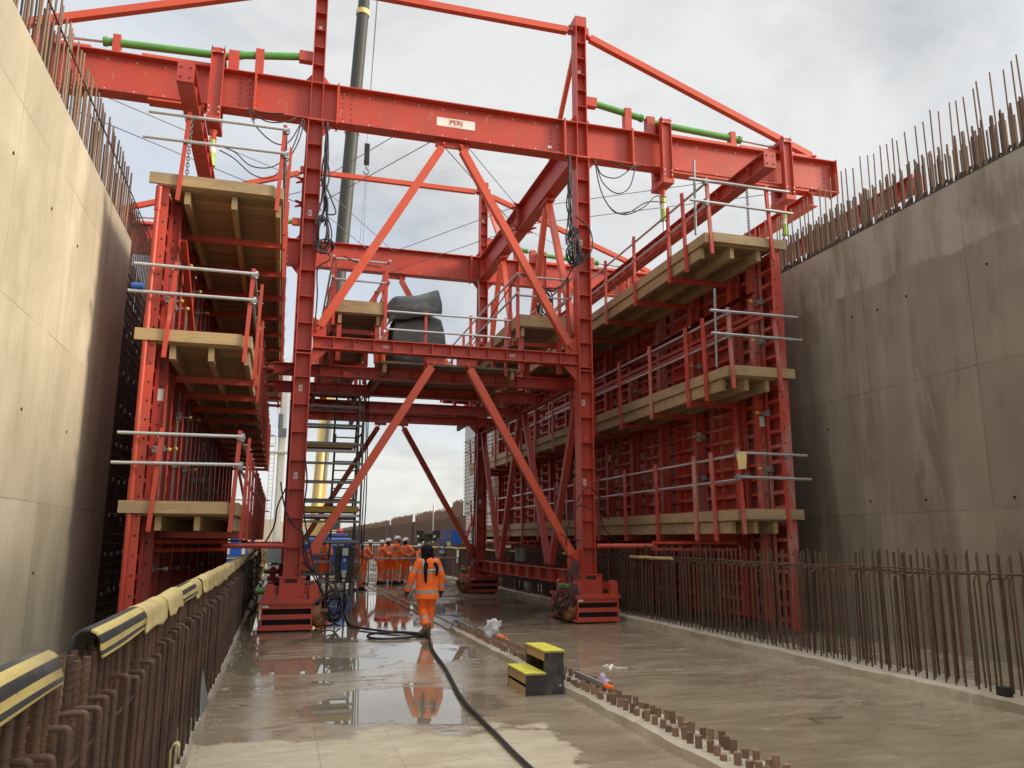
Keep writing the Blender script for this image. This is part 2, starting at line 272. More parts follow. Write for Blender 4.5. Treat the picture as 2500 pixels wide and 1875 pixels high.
# ------------------------------------------------------------------ mesh helpers
OFF = {}
def frame(d, up=(0, 0, 1)):
    d = d.normalized(); u = V(up)
    if abs(d.dot(u)) > .99: u = V((0, 1, 0)) if abs(d.y) < .9 else V((1, 0, 0))
    s = d.cross(u).normalized(); return d, s, s.cross(d)
class MB:
    def __init__(self): self.v = []; self.f = []; self.m = []; self.s = []
    def add(self, vs, fs, mi=0, sm=False):
        b = len(self.v); self.v += [tuple(q) for q in vs]
        for q in fs: self.f.append([b+i for i in q]); self.m.append(mi); self.s.append(sm)
        return self
    def hexa(self, p, mi=0):
        return self.add(p, [(0, 3, 2, 1), (4, 5, 6, 7), (0, 1, 5, 4), (1, 2, 6, 5), (2, 3, 7, 6), (3, 0, 4, 7)], mi)
    def box(self, x0, x1, y0, y1, z0, z1, mi=0):
        x0, x1 = min(x0, x1), max(x0, x1); y0, y1 = min(y0, y1), max(y0, y1)
        return self.hexa([(x0, y0, z0), (x1, y0, z0), (x1, y1, z0), (x0, y1, z0), (x0, y0, z1), (x1, y0, z1), (x1, y1, z1), (x0, y1, z1)], mi)
    def bar(self, p, q, w, h, up=(0, 0, 1), mi=0, so=0., uo=0.):
        p, q = V(p), V(q); d, s, u = frame(q-p, up); o = s*so + u*uo; a, b = s*w/2, u*h/2
        return self.hexa([p+o-a-b, p+o+a-b, q+o+a-b, q+o-a-b, p+o-a+b, p+o+a+b, q+o+a+b, q+o-a+b], mi)
    def ib(self, p, q, d, w, up=(0, 0, 1), tf=.022, tw=.014, mi=0, stiff=0):
        p, q = V(p), V(q)
        self.bar(p, q, tw, d-2*tf, up, mi); self.bar(p, q, w, tf, up, mi, 0, d/2-tf/2); self.bar(p, q, w, tf, up, mi, 0, -d/2+tf/2)
        if stiff:
            dd, s, u = frame(q-p, up); L = (q-p).length; n = max(1, int(L/stiff))
            for i in range(1, n):
                c = p+dd*(L*i/n)
                for sg in (-1, 1):
                    a = c+s*sg*(tw/2+.002)-dd*.006; b = c+s*sg*(w/2-.012)-dd*.006
                    self.bar((a+b)/2-dd*0, (a+b)/2+dd*.012, w/2-tw/2-.014, d-2*tf-.004, u, mi)
        return self
    def ch(self, p, q, d, w, up=(0, 0, 1), t=.014, mi=0, sg=1):     # channel section
        self.bar(p, q, t, d, up, mi); self.bar(p, q, w-t, t, up, mi, sg*w/2, d/2-t/2); self.bar(p, q, w-t, t, up, mi, sg*w/2, -d/2+t/2); return self
    def cyl(self, p, q, r, n=10, mi=0, r2=None, cap=True):
        p, q = V(p), V(q); d, s, u = frame(q-p); r2 = r if r2 is None else r2
        ring = [(math.cos(2*math.pi*i/n), math.sin(2*math.pi*i/n)) for i in range(n)]
        vs = [p+(s*a+u*b)*r for a, b in ring]+[q+(s*a+u*b)*r2 for a, b in ring]
        self.add(vs, [(i, (i+1) % n, n+(i+1) % n, n+i) for i in range(n)], mi, True)
        if cap: self.add(vs, [list(range(n))[::-1], list(range(n, 2*n))], mi)
        return self
    def tube(self, pts, r, n=8, mi=0, mis=None, flat=1.):
        pts = [V(q) for q in pts]; rr = r if isinstance(r, (list, tuple)) else [r]*len(pts)
        d0 = (pts[1]-pts[0]).normalized(); _, s, u = frame(d0); vs = []
        for i, q in enumerate(pts):
            d = (pts[min(i+1, len(pts)-1)]-pts[max(i-1, 0)]).normalized()
            s = (s-d*s.dot(d)).normalized(); u = s.cross(d)
            for j in range(n):
                a = 2*math.pi*j/n; vs.append(q+(s*math.cos(a)+u*math.sin(a)*flat)*rr[i])
        for i in range(len(pts)-1):
            self.add(vs[i*n:(i+2)*n], [(j, (j+1) % n, n+(j+1) % n, n+j) for j in range(n)], mis[i] if mis else mi, True)
        self.add(vs[:n], [list(range(n))[::-1]], mis[0] if mis else mi); self.add(vs[-n:], [list(range(n))], mis[-1] if mis else mi)
        return self
    def rings(self, rs, n=20, mis=None, wr=0., seed=0, caps=True):     # (cx,cy,cz,rx,ry)
        vs = []
        for i, (cx, cy, cz, rx, ry) in enumerate(rs):
            for j in range(n):
                a = 2*math.pi*j/n; k = 1+wr*noise.noise(V((math.cos(a)*2.2, math.sin(a)*2.2, cz*6+seed)))
                vs.append((cx+rx*k*math.cos(a), cy+ry*k*math.sin(a), cz))
        for i in range(len(rs)-1):
            self.add(vs[i*n:(i+2)*n], [(j, (j+1) % n, n+(j+1) % n, n+j) for j in range(n)], mis[i] if mis else 0, True)
        if caps: self.add(vs[:n], [list(range(n))[::-1]], mis[0] if mis else 0); self.add(vs[-n:], [list(range(n))], mis[-1] if mis else 0)
        return self
    def ball(self, c, rx, ry=None, rz=None, n=12, m=8, mi=0, z0=-1., z1=1.):
        ry = ry or rx; rz = rz or rx; rs = []
        for i in range(m+1):
            t = z0+(z1-z0)*i/m; t = max(-.999, min(.999, t)); k = math.sqrt(1-t*t); rs.append((c[0], c[1], c[2]+rz*t, max(rx*k, 1e-4), max(ry*k, 1e-4)))
        return self.rings(rs, n, [mi]*m)
    def poly(self, pts, d, mi=0):        # planar outline extruded by vector d
        n = len(pts); a = [V(q) for q in pts]; b = [q+V(d) for q in a]
        return self.add(a+b, [list(range(n))[::-1], list(range(n, 2*n))]+[(i, (i+1) % n, n+(i+1) % n, n+i) for i in range(n)], mi)
    def build(self, name, mats, parent=None, off=None, label=None):
        if not isinstance(mats, (list, tuple)): mats = [mats]
        o_ = V(off) if off is not None else (OFF.get(parent.name, V()) if parent else V())
        me = bpy.data.meshes.new(name)
        me.from_pydata([(V(q)-o_)[:] for q in self.v], [], self.f)
        for m in mats: me.materials.append(m)
        me.polygons.foreach_set('material_index', self.m); me.polygons.foreach_set('use_smooth', self.s); me.update()
        o = bpy.data.objects.new(name, me); COL.objects.link(o)
        if parent: o.parent = parent; OFF[o.name] = o_
        if label: o['label'] = label
        return o
def T(name, label, cat, loc=(0, 0, 0), rz=0., group=None, local=False):
    o = bpy.data.objects.new(name, None); COL.objects.link(o); o.location = loc; o.rotation_euler = (0, 0, rz)
    o.empty_display_size = .2; o['label'] = label; o['category'] = cat
    if group: o['group'] = group
    OFF[o.name] = V() if local else V(loc)
    return o
def tag(o, label, cat, group=None, kind=None):
    if kind: o['kind'] = kind
    o['label'] = label; o['category'] = cat
    if group: o['group'] = group
    return o
def struct(o, label=None):
    o['kind'] = 'structure'
    if label: o['label'] = label
    return o
def dup(root, loc, rz=None, label=None):
    r = root.copy(); COL.objects.link(r); r.location = loc
    if rz is not None: r.rotation_euler = (0, 0, rz)
    if label: r['label'] = label
    for c in list(root.children):
        d = c.copy(); COL.objects.link(d); d.parent = r
        for g in list(c.children): e = g.copy(); COL.objects.link(e); e.parent = d
    return r
def cat(p, n):       # Catmull-Rom through points
    p = [V(q) for q in p]; out = []
    for i in range(len(p)-1):
        a, b, c, d = p[max(i-1, 0)], p[i], p[i+1], p[min(i+2, len(p)-1)]
        for j in range(n):
            t = j/n; out.append(.5*((2*b)+(c-a)*t+(2*a-5*b+4*c-d)*t*t+(3*b-a-3*c+d)*t**3))
    return out+[p[-1]]
def sag(a, b, s, n=14):
    a, b = V(a), V(b); return [a.lerp(b, i/n)-V((0, 0, 4*s*(i/n)*(1-i/n))) for i in range(n+1)]
def inst(proto, name, parent, loc, tilt=0.):
    o = proto.copy(); o.name = name; COL.objects.link(o); o.parent = parent; o.location = V(loc)-OFF[parent.name]
    o.rotation_euler = (random.uniform(-tilt, tilt), random.uniform(-tilt, tilt), random.uniform(0, 6.28)); return o
def lettering(txt, size, mat, parent, mtx, name='lettering', ext=.002):
    cu = bpy.data.curves.new('t', 'FONT'); cu.body = txt; cu.size = size; cu.extrude = ext; cu.align_x = 'CENTER'; cu.align_y = 'CENTER'; cu.offset = size*.018
    t = bpy.data.objects.new('t', cu); COL.objects.link(t); bpy.context.view_layer.update()
    me = bpy.data.meshes.new_from_object(t.evaluated_get(bpy.context.evaluated_depsgraph_get())); bpy.data.objects.remove(t)
    me.transform(mtx); me.transform(Matrix.Translation(-OFF[parent.name])); me.materials.clear(); me.materials.append(mat)
    for p in me.polygons: p.material_index = 0
    o = bpy.data.objects.new(name, me); COL.objects.link(o); o.parent = parent; OFF[o.name] = OFF[parent.name]; return o
FRONT = Matrix.Rotation(math.pi/2, 4, 'X')           # text facing -Y

# ------------------------------------------------------------------ setting
mb = MB(); mb.add([(-900, -400, -.06), (900, -400, -.06), (900, 1400, -.06), (-900, 1400, -.06)], [(0, 1, 2, 3)])
struct(mb.build('ground', EARTH))
mb = MB(); mb.add([(-3.6, -9, 0), (10.8, -9, 0), (10.8, 170, 0), (-3.6, 170, 0)], [(0, 1, 2, 3)])
struct(mb.build('floor', FLOOR))
def strip(name, xs, zs, y0, y1, step, amp, mat):      # long concrete upstand with slightly uneven edges
    b = MB(); n = int((y1-y0)/step); k = len(xs); vs = []
    for i in range(n+1):
        y = y0+(y1-y0)*i/n
        for x, z in zip(xs, zs):
            e = amp*noise.noise(V((x*3, y*1.7, z*5)))+amp*.6*noise.noise(V((x*9, y*6, 1)))
            vs.append((x+(e if z > .01 else e*.8), y, max(z+e*.4, 0.) if z > .01 else -.01))
    fs = [(i*k+j, (i+1)*k+j, (i+1)*k+j+1, i*k+j+1) for i in range(n) for j in range(k-1)]
    b.add(vs, fs); b.add(vs[:k], [list(range(k))]); b.add(vs[-k:], [list(range(k))[::-1]]); return b
# spoil hill and embankments beyond
b = MB(); nx, ny = 40, 14; vs = []
for j in range(ny+1):
    for i in range(nx+1):
        x = -62+66*i/nx; y = 105+45*j/ny; e = max(0, 1-abs(j/ny-.5)*2)
        vs.append((x, y, -.5+e**.6*(5.6+1.6*noise.noise(V((x*.07, y*.07, 0)))+.7*noise.noise(V((x*.3, y*.3, 3))))*min(1, (nx-i)/5+.45)))
b.add(vs, [(j*(nx+1)+i, j*(nx+1)+i+1, (j+1)*(nx+1)+i+1, (j+1)*(nx+1)+i) for j in range(ny) for i in range(nx)], 0, True)
struct(b.build('hill', EARTH))

# reinforcing bar prototypes (ribbed where they stand close)
def rebar(r, h, ribs=False, hook=None, bend=.05, n=8):
    b = MB()
    if hook: pts = [(0, 0, -.03), (0, 0, h-bend)]+[(hook/abs(hook)*bend*(1-math.cos(a)), 0, h-bend+bend*math.sin(a)) for a in (.5, 1., 1.57)]+[(hook, 0, h)]
    else: pts = [(0, 0, -.03), (0, 0, h)]
    b.tube(pts, r, n)
    if ribs:
        z = .0; k = 0
        while z < h-.03:
            q = []
            for i in range(5):
                a = math.pi*(i/4)+(0 if k % 2 else math.pi); q.append((r*.96*math.cos(a), r*.96*math.sin(a), z+.012*i/4*1.4))
            b.tube(q, r*.26, 4); z += .024 if k % 2 else .006; k += 1
    o = b.build('starter_bar', RUST); COL.objects.unlink(o); return o
LBAR = rebar(.015, 1.33, True); LHOOK = rebar(.0128, 1.09, True, -.15, .012)
LBARF = rebar(.015, 1.33); LHOOKF = rebar(.0128, 1.07, False, -.17, .03)
RBAR = rebar(.0125, 1.56); RHOOK = rebar(.0115, 1.30, False, .3, .10)
STUB = rebar(.029, .10, False, None, .05, 12); STUB.data.materials[0] = RUSTL
TOPL = rebar(.0145, 1.35); TOPR1 = rebar(.0125, 1.52); TOPR2 = rebar(.019, .88)
for o_ in (TOPL, TOPR1, TOPR2): o_.data.materials[0] = RUSTL
def stuff_bars(parent, name, spots, r, h, hook=None, mat=RUST):
    b = MB()
    for (x, y, z) in spots:
        hh = h*random.uniform(.985, 1.01)
        b.bar((x, y, z-.02), (x, y, z+hh), r*1.8, r*1.8)
        if hook: b.bar((x, y, z+hh-.01), (x+hook, y, z+hh-.01), r*1.8, r*1.8)
    o = b.build(name, mat, parent); o['kind'] = 'stuff'; return o

# ---- left kicker with starters
t = T('starter_kerb', 'low concrete kicker kerb with dense rusty starter bars left of the wet lane', 'concrete kerb', (-.8, 10, 0))
strip('k', [-1.15, -1.12, -.86, -.68, -.62, -.60], [0, .085, .10, .085, .07, 0], .5, 75, .12, .025, CONK).build('kerb', CONK, t)
ys = [2.1+.15*i for i in range(300)]
for i, y in enumerate(ys[:50]):
    for x, dy in ((-.715, 0), (-.785, .075)):
        inst(LBAR if y < 8 else LBARF, 'starter_bar', t, (x+random.uniform(-.012, .012), y+dy+random.uniform(-.02, .02), random.uniform(-.05, -.005)), .006)
yh = [2.1+.22*i for i in range(210)]
for y in yh[:100]:
    o = inst(LHOOK if y < 8 else LHOOKF, 'hooked_bar', t, (-.645+random.uniform(-.01, .01), y+random.uniform(-.03, .03), random.uniform(-.04, .03)), .01)
    o.rotation_euler.z = random.uniform(-.16, .16) + (-.25 if random.random() < .25 else 0)
stuff_bars(t, 'starter_bars', [(x+random.uniform(-.012, .012), y+dy, 0) for y in ys[50:] for x, dy in ((-.715, 0), (-.785, .075))], .0165, 1.31)
stuff_bars(t, 'back_row_bars', [(-1.05, y+.03, 0) for y in ys[:180]], .0165, .88)
stuff_bars(t, 'hooked_bars', [(-.645, y, 0) for y in yh[100:]], .0145, 1.06, -.13)
b = MB(); b.tube(sag((-.70, 1.5, .92), (-.70, 40, .95), 0.0, 20), .009, 6); b.tube(sag((-.78, 1.5, .45), (-.78, 40, .46), 0, 20), .009, 6); b.build('tie_rail', RUST, t)
# ---- right kicker with starters
t = T('starter_kerb', 'low concrete kicker kerb with rusty starter bars in front of the right wall', 'concrete kerb', (7.7, 12, 0))
strip('k', [7.42, 7.43, 7.50, 7.62, 7.98, 8.3, 8.32], [0, .10, .125, .10, .075, .06, 0], 3., 90, .14, .03, CONK).build('kerb', CONK, t)
ys = [5.6+.155*i for i in range(280)]
for y in ys[:100]: inst(RBAR, 'starter_bar', t, (7.76+random.uniform(-.012, .012), y+random.uniform(-.022, .022), .07+random.uniform(-.05, .04)), .012)
for y in ys[:100]:
    o = inst(RHOOK, 'hooked_bar', t, (7.98+random.uniform(-.02, .02), y+.08+random.uniform(-.025, .025), .07+random.uniform(-.05, .02)), .014); o.rotation_euler.z = random.uniform(-.15, .15)
stuff_bars(t, 'starter_bars', [(7.76+random.uniform(-.02, .02), y, .06) for y in ys[100:]]+[(8.2, y+.1, .06) for y in ys if random.random() < .55], .0125, 1.53)
stuff_bars(t, 'hooked_bars', [(7.98, y+.09, .06) for y in ys[100:]], .0115, 1.28, .3)
b = MB()
for s_ in range(7):
    y = 5.+s_*5.2; b.tube(cat([(7.72+random.uniform(-.02, .02), y+1.3*i, 1.40+random.uniform(-.02, .02)) for i in range(5)], 3), .011, 6)
    b.tube(cat([(7.79+random.uniform(-.02, .02), y+.7+1.3*i, 1.375+random.uniform(-.025, .02)) for i in range(5)], 3), .011, 6)
b.build('tie_rail', RUST, t)
for y in (7.25,): MB().box(7.60, 7.70, y, y+.12, .09, .2).build('spacer_block', DARK, t)
# ---- middle upstand with cut stubs
t = T('centre_kerb', 'concrete upstand with two rows of cut rusty bar stubs down the middle', 'concrete kerb', (3.6, 10, 0))
strip('k', [3.285, 3.30, 3.36, 3.62, 3.66, 3.72, 3.74], [0, .075, .09, .08, .075, .07, 0], 3.2, 15.9, .08, .02, CONK).build('kerb', CONK, t)
q = [(3.42, 5.05+.138*i) for i in range(50)]+[(3.62, 5.1+.138*i) for i in range(50)]
for i, (x, y) in enumerate(q[:100]):
    o = inst(STUB, 'bar_stub', t, (x+random.uniform(-.025, .025), y+random.uniform(-.03, .03), .075+random.uniform(-.03, .02)), .07)
    o.scale = (1, 1, random.uniform(.8, 1.2))
stuff_bars(t, 'bar_stubs', [(x+random.uniform(-.03, .03), 12.+.17*i, .08) for i in range(22) for x in (3.42, 3.62)]+[(x, 3.6+.14*i, .08) for i in range(10) for x in (3.42, 3.62)], .03, .1, None, RUSTL)
MB().box(3.32, 3.36, 15.9, 60, -.01, .02).box(3.62, 3.66, 15.9, 60, -.01, .018).build('rail', CONK, t)
# ---- walls
def holes(parent, spots, x, sg):
    for (y, z) in spots:
        b = MB(); b.cyl((x-.0*sg, y, z), (x+sg*.008, y, z), .022, 12); b.build('tie_hole_disc', DARK, parent)  # dark disc on the face stands in for shade inside the hole
def wall(label, x0, x1, mat, y1):
    t = T('concrete_wall', label, 'concrete wall', ((x0+x1)/2, 5, 0))
    MB().box(x0, x1, -9, y1, -.05, 7.5).build('wall_body', mat, t); return t
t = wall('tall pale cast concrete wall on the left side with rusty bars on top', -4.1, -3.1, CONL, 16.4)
holes(t, [(9.54, 6.0), (11.14, 6.0), (12.56, 6.0), (10.9, 3.3), (13.1, 3.3), (12.2, 1.3)], -3.1, 1)
ys = [8.6+.16*i for i in range(49)]
for y in ys: inst(TOPL, 'starter_bar', t, (-3.2+random.uniform(-.02, .02), y+random.uniform(-.03, .03), 7.5+random.uniform(-.04, .03)), .012)
for y in ys: inst(TOPL, 'starter_bar', t, (-3.95+random.uniform(-.03, .03), y+.09+random.uniform(-.03, .03), 7.62+random.uniform(-.05, .05)), .015)
b = MB(); b.tube([(-3.18, 6.5, 8.45), (-3.18, 34, 8.52)], .013, 6); b.tube([(-3.97, 6.5, 8.2), (-3.97, 34, 8.25)], .01, 6)
for y in ys: b.bar((-3.30, y+.1, 7.45), (-3.16, y+.04, 7.60), .03, .03)
b.build('tie_rail', RUSTD, t)
stuff_bars(t, 'starter_bars', [(-3.34, y+.05, 7.5) for y in ys]+[(-3.75, y+.02, 7.5) for y in ys], .011, 1.1)
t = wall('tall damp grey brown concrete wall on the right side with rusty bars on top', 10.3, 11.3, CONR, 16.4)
holes(t, [(9.3, 5.96), (10.98, 5.94), (12.38, 5.94), (12.29, 2.45), (10.97, 2.42), (9.29, 2.38), (7.6, 5.95), (7.7, 2.4), (11.7, 5.9), (13.3, 3.9)], 10.3, -1)
ys = [7.7+.178*i for i in range(49)]
n = 0
for y in ys:
    inst(TOPR1, 'starter_bar', t, (10.42+random.uniform(-.02, .02), y+random.uniform(-.05, .05), 7.48+random.uniform(-.12, .05)), .02)
    inst(TOPR2, 'starter_bar', t, (10.46+random.uniform(-.03, .03), y+.10+random.uniform(-.05, .05), 7.48+random.uniform(-.14, .06)), .022)
stuff_bars(t, 'starter_bars', [(11.15, y+random.uniform(-.05, .05), 7.5) for y in ys]+[(11.1, y+.07, 7.55) for y in ys]+[(10.75, y+.03, 7.5) for y in ys]+[(10.62, y+.12, 7.3) for y in ys if random.random() < .8]+[(10.5, y+.16, 7.4) for y in ys if random.random() < .7], .013, 1.0)
b = MB()
for y in ys:
    for k_ in (0, .09):
        a = random.uniform(-.05, .05); b.cyl((10.335, y+k_, 7.49), (10.33+random.uniform(-.02, .03), y+k_-.06+a, 7.62+random.uniform(-.02, .03)), .021, 8)
o = b.build('cut_couplers', RUSTD, t); o['kind'] = 'stuff'
MB().box(10.303, 10.42, -8, 16.3, 7.5, 7.53).build('top_seal', RUSTD, t)
# ---- reinforcement cages beyond the cast walls
def cage(label, x, sg, y0, y1, ztop):
    t = T('reinforcement_cage', label, 'rebar cage', (x, (y0+y1)/2, 0))
    for i in range(36):
        z = .25+.2*i; MB().cyl((x, y0, z), (x, y1, z), .014, 6).build('horizontal_bar', RUSTD, t)
    n = int((y1-y0)/.2); sp = [y0+.2*i for i in range(n)]
    b = MB()
    for y in sp:
        for xx in (x+.03*sg, x+.75*sg): b.bar((xx, y, 0), (xx, y, ztop+random.uniform(-.08, .03)), .026, .026)
    for i in range(36): b.bar((x+.72*sg, y0, .25+.2*i), (x+.72*sg, y1, .25+.2*i), .026, .026)
    o = b.build('upright_bars', RUST, t); o['kind'] = 'stuff'
    b = MB()
    for z in [.7+.75*i for i in range(9)]:
        y = y0+.35
        while y < y1-.3:
            c = V((x-.02*sg, y+random.uniform(-.06, .06), z+random.uniform(-.05, .05)))
            for a in range(4): b.bar(c-V((0, math.cos(a*.785), math.sin(a*.785)))*.04, c+V((0, math.cos(a*.785), math.sin(a*.785)))*.04, .02, .016)
            y += .62
    o = b.build('spacers', GALV, t); o['kind'] = 'stuff'; return t
cage('dark rusty reinforcement cage with pale star spacers behind the left formwork', -3.35, -1, 16.5, 34, 8.85)
cage('rusty reinforcement mesh standing behind and beyond the right formwork', 10.0, 1, 16.5, 45, 8.75)
t = T('outer_shutter', 'dark outer shutter board behind the left reinforcement cage', 'formwork', (-4.5, 25, 0))
MB().box(-4.62, -4.5, 16.5, 34.5, 0, 7.6).build('shutter_face', REDW, t); b = MB()
for i in range(10): b.box(-4.9, -4.63, 17+1.8*i, 17.2+1.8*i, 0, 7.6)
b.build('waler', REDW, t)
t = T('outer_shutter', 'dark outer shutter board behind the reinforcement mesh on the right', 'formwork', (11.2, 25, 0))
MB().box(11.15, 11.27, 16.5, 34.2, 0, 7.6).build('shutter_face', REDW, t); b = MB()
for i in range(10): b.box(11.28, 11.55, 17+1.8*i, 17.2+1.8*i, 0, 7.6)
b.build('waler', REDW, t)
t = T('starter_bar_screen', 'long far off screen of dense rusty starter bars along the right lane', 'rebar wall', (10.1, 80, 0))
b = MB(); y = 45.2
while y < 150:
    if not (62 < y < 63.4 or 76 < y < 77.): b.bar((10.05, y, 0), (10.05, y, (4.05 if y < 48 else 3.72 if y < 75 else 3.6)+random.uniform(-.28, .04)), .05, .05)
    y += .095 if y < 80 else .16
o = b.build('starter_bars', RUST, t); o['kind'] = 'stuff'
b = MB(); y = 45.2
while y < 150:
    b.bar((10.14, y+.05, 0), (10.14, y+.05, 3.12), .05, .05); b.bar((10.24, y+.09, 0), (10.24, y+.09, 3.1), .05, .05); y += .12
o = b.build('back_row_bars', RUST, t); o['kind'] = 'stuff'
MB().cyl((10., 54, 0), (10., 54, 4.05), .07, 8).build('pipe_post', OFFW, t)

# ------------------------------------------------------------------ gantry
YF, YB = 17.27, 27.35
XL, XR = .295, 6.70
G = T('formwork_gantry', 'huge red steel travelling gantry on four legs spanning the wet concrete lanes', 'gantry', (3.5, 22.3, 0))
def bolt_hole_row(b, x0, x1, z, y, step, mi=1, r=.016):  # pale heads painted in for sky seen through the beam's holes
    n = int(abs(x1-x0)/step)
    for i in range(n+1):
        x = x0+(x1-x0)*i/max(n, 1); b.cyl((x, y+.004, z), (x, y-.016, z), r if i % 3 == 0 else r*.55, 6, mi if i % 3 == 0 else 2)
def gusset(b, x, z, y, sx, sz, t=.03):      # triangular plate
    b.poly([(x, y, z), (x+sx, y, z), (x, y, z+sz)] if sx*sz > 0 else [(x, y, z), (x, y, z+sz), (x+sx, y, z)], (0, t, 0))
def label(parent, x, y, z, w=.075, h=.14, txt=True, vert=True):
    o = MB().box(x-w/2, x+w/2, y-.004, y, z-h/2, z+h/2).build('label_plate', LAB, parent)
    if txt:
        m = Matrix.Translation((x, y-.006, z)) @ FRONT
        if vert: m = m @ Matrix.Rotation(math.pi/2, 4, 'Z')
        l = lettering('PERI', .05, REDTXT, parent, m); mw = l
        l.parent = o; OFF[l.name] = OFF[parent.name]
def frame_set(Y, front):
    for X, rx in ((XL, 'l'), (XR, 'r')):
        # column: H section, web towards the camera, stiffeners every half metre
        b = MB(); b.ib((X, Y, 1.0), (X, Y, 11.02), .335, .36, (1, 0, 0), .022, .016, stiff=.56)
        b.box(X-.19, X+.19, Y-.2, Y+.2, 11.0, 11.028); b.box(X-.17, X+.17, Y-.19, Y+.19, 5.62, 5.645)
        for s_ in (-1, 1): gusset(b, X+s_*.17, 11.0, Y-.02, s_*.22, -.28)
        c = b.build('column', REDW if not front else RED, G)
        for z in (3.05, 8.85, 4.9): label(G, X-.02, Y-.012, z, txt=front)
        b = MB(); b.ib((X, Y, 11.96), (X, Y, 14.62), .27, .34, (1, 0, 0), .02, .014, stiff=.42)
        b.box(X-.15, X+.15, Y-.18, Y+.18, 14.62, 14.9)
        for s_ in (-1, 1): gusset(b, X+s_*.13, 11.965, Y-.02, s_*.2, .25); b.box(X+s_*.15, X+s_*.27, Y-.02, Y+.02, 14.45, 14.72)
        b.build('post', RED, G); label(G, X, Y-.012, 13.4, txt=False)
    # main transverse beam in bolted lengths
    lens = [(-7.1, -1.06, 'beam_arm'), (-1.02, .74, 'beam_node'), (.78, 6.22, 'main_beam'), (6.26, 8.04, 'beam_node'), (8.08, 14.1, 'beam_arm')]
    for x0, x1, nm in lens:
        b = MB(); zt, zb = (11.95, 11.03)
        b.ib((x0, Y, 11.49), (x1, Y, 11.49), zt-zb, .36, (0, 0, 1), .024, .016)
        if nm == 'beam_node':
            cx = XL if x0 < 2 else XR
            for s_ in (-1, 1): b.box(cx+s_*.13-.008, cx+s_*.13+.008, Y-.174, Y+.174, 11.056, 11.924)
        else:
            for z in (11.83, 11.15): bolt_hole_row(b, x0+.12, x1-.12, z, Y-.008, .19)
            for xx in (x0+.1, x1-.1, x0+.3, x1-.3): bolts_row2 = [b.cyl((xx, Y-.004, 11.22+.13*i), (xx, Y-.02, 11.22+.13*i), .012, 6, 2) for i in range(5)]
        b.build(nm, [RED, BOLT, DARK], G)
        for xx in (x0, x1):
            b = MB(); sg = 1 if xx == x1 else -1
            b.box(xx, xx+sg*.018, Y-.2, Y+.2, 10.99, 11.99)
            for i in range(8): b.cyl((xx-sg*.001, Y-.12, 11.1+.11*i), (xx-sg*.03, Y-.12, 11.1+.11*i), .017, 6)
            b.build('end_plate', ORNG, G)
    for x0, x1 in ((-6.6, -4.4), (-3.4, -1.95), (8.9, 11.1), (11.2, 13.3)):
        MB().box(x0, x1, Y-.12, Y+.12, 11.955, 12.04).build('sliding_rail', ORNG, G); MB().box(x0+.2, x1-.1, Y-.15, Y+.15, 10.96, 11.025).build('sliding_rail', ORNG, G)
    # top ties
    def tie(p, q, nm='tie_bar', w_=.16):
        d = (V(q)-V(p)).normalized(); b = MB(); b.bar(V(p)+d*.18, V(q)-d*.18, w_, w_, (0, 1, 0))
        for e, s_ in ((V(p), 1), (V(q), -1)):
            b.bar(e+d*s_*.02, e+d*s_*.3, .05, .14, (0, 1, 0)) ; b.cyl(e+V((0, -.12, 0))+d*s_*.09, e+V((0, .12, 0))+d*s_*.09, .03, 8)
        return b.build(nm, ORNG, G)
    tie((XL+.14, Y, 14.55), (XR-.14, Y, 14.55)); tie((XR+.14, Y, 14.5), (13.6, Y, 12.03)); tie((XL-.14, Y, 14.5), (-6.65, Y, 12.03))
    # A braces above and below the platform
    for p, q in (((3.28, Y, 10.98), (.52, Y, 6.12)), ((3.62, Y, 10.98), (6.42, Y, 6.12)), ((3.16, Y, 5.68), (.56, Y, 1.32)), ((3.86, Y, 5.68), (6.44, Y, 1.28))): tie(p, q, 'brace', .17)
    for q in ((3.05, 3.85, Y-.03, Y+.03, 10.86, 11.0), (2.95, 3.35, Y-.03, Y+.03, 5.6, 5.75), (3.65, 4.1, Y-.03, Y+.03, 5.6, 5.75)): MB().box(*q).build('gusset_plate', RED, G)
    for x, s_ in ((.46, 1), (6.54, -1)):
        for z in (6.04, 1.12): MB().poly([(x, Y-.03, z), (x+s_*.28, Y-.03, z), (x+s_*.3, Y-.03, z+.2), (x+s_*.06, Y-.03, z+.42), (x, Y-.03, z+.42)][::s_], (0, .06, 0)).build('gusset_plate', RED, G)
        MB().poly([(x, Y-.03, 5.75), (x+s_*.34, Y-.03, 5.75), (x, Y-.03, 5.4)][::-s_], (0, .06, 0)).build('gusset_plate', RED, G)
    b = MB(); b.ib((.48, Y, 5.91), (6.52, Y, 5.91), .27, .26, (0, 0, 1), .02, .012, stiff=.43); b.build('cross_beam', RED if front else REDW, G)
    if front:
        for x in (2.05, 4.95): label(G, x, Y-.012, 5.92, .12, .06, True, False)
        label(G, 5.9, Y-.01, 11.25, .1, .07, False)
    # hangers, with cylinders below and the shift cylinders on top
    for hx in (-1.85, 8.93, 12.48, -5.3):
        b = MB()
        for s_ in (-1, 1):
            b.ib((hx, Y+s_*.26, 10.68), (hx, Y+s_*.26, 12.36), .27, .16, (1, 0, 0), .016, .012)
            for z in (10.78, 10.9, 12.2, 12.3):
                for xx in (-.1, .1): b.cyl((hx+xx, Y+s_*.26-.085*1, z), (hx+xx, Y+s_*.26-.105, z), .018, 6, 1)
        b.box(hx-.15, hx+.15, Y-.36, Y+.36, 10.56, 10.68); b.box(hx-.14, hx+.14, Y-.34, Y+.34, 12.2, 12.3)
        b.build('hanger', [RED, BOLT], G)
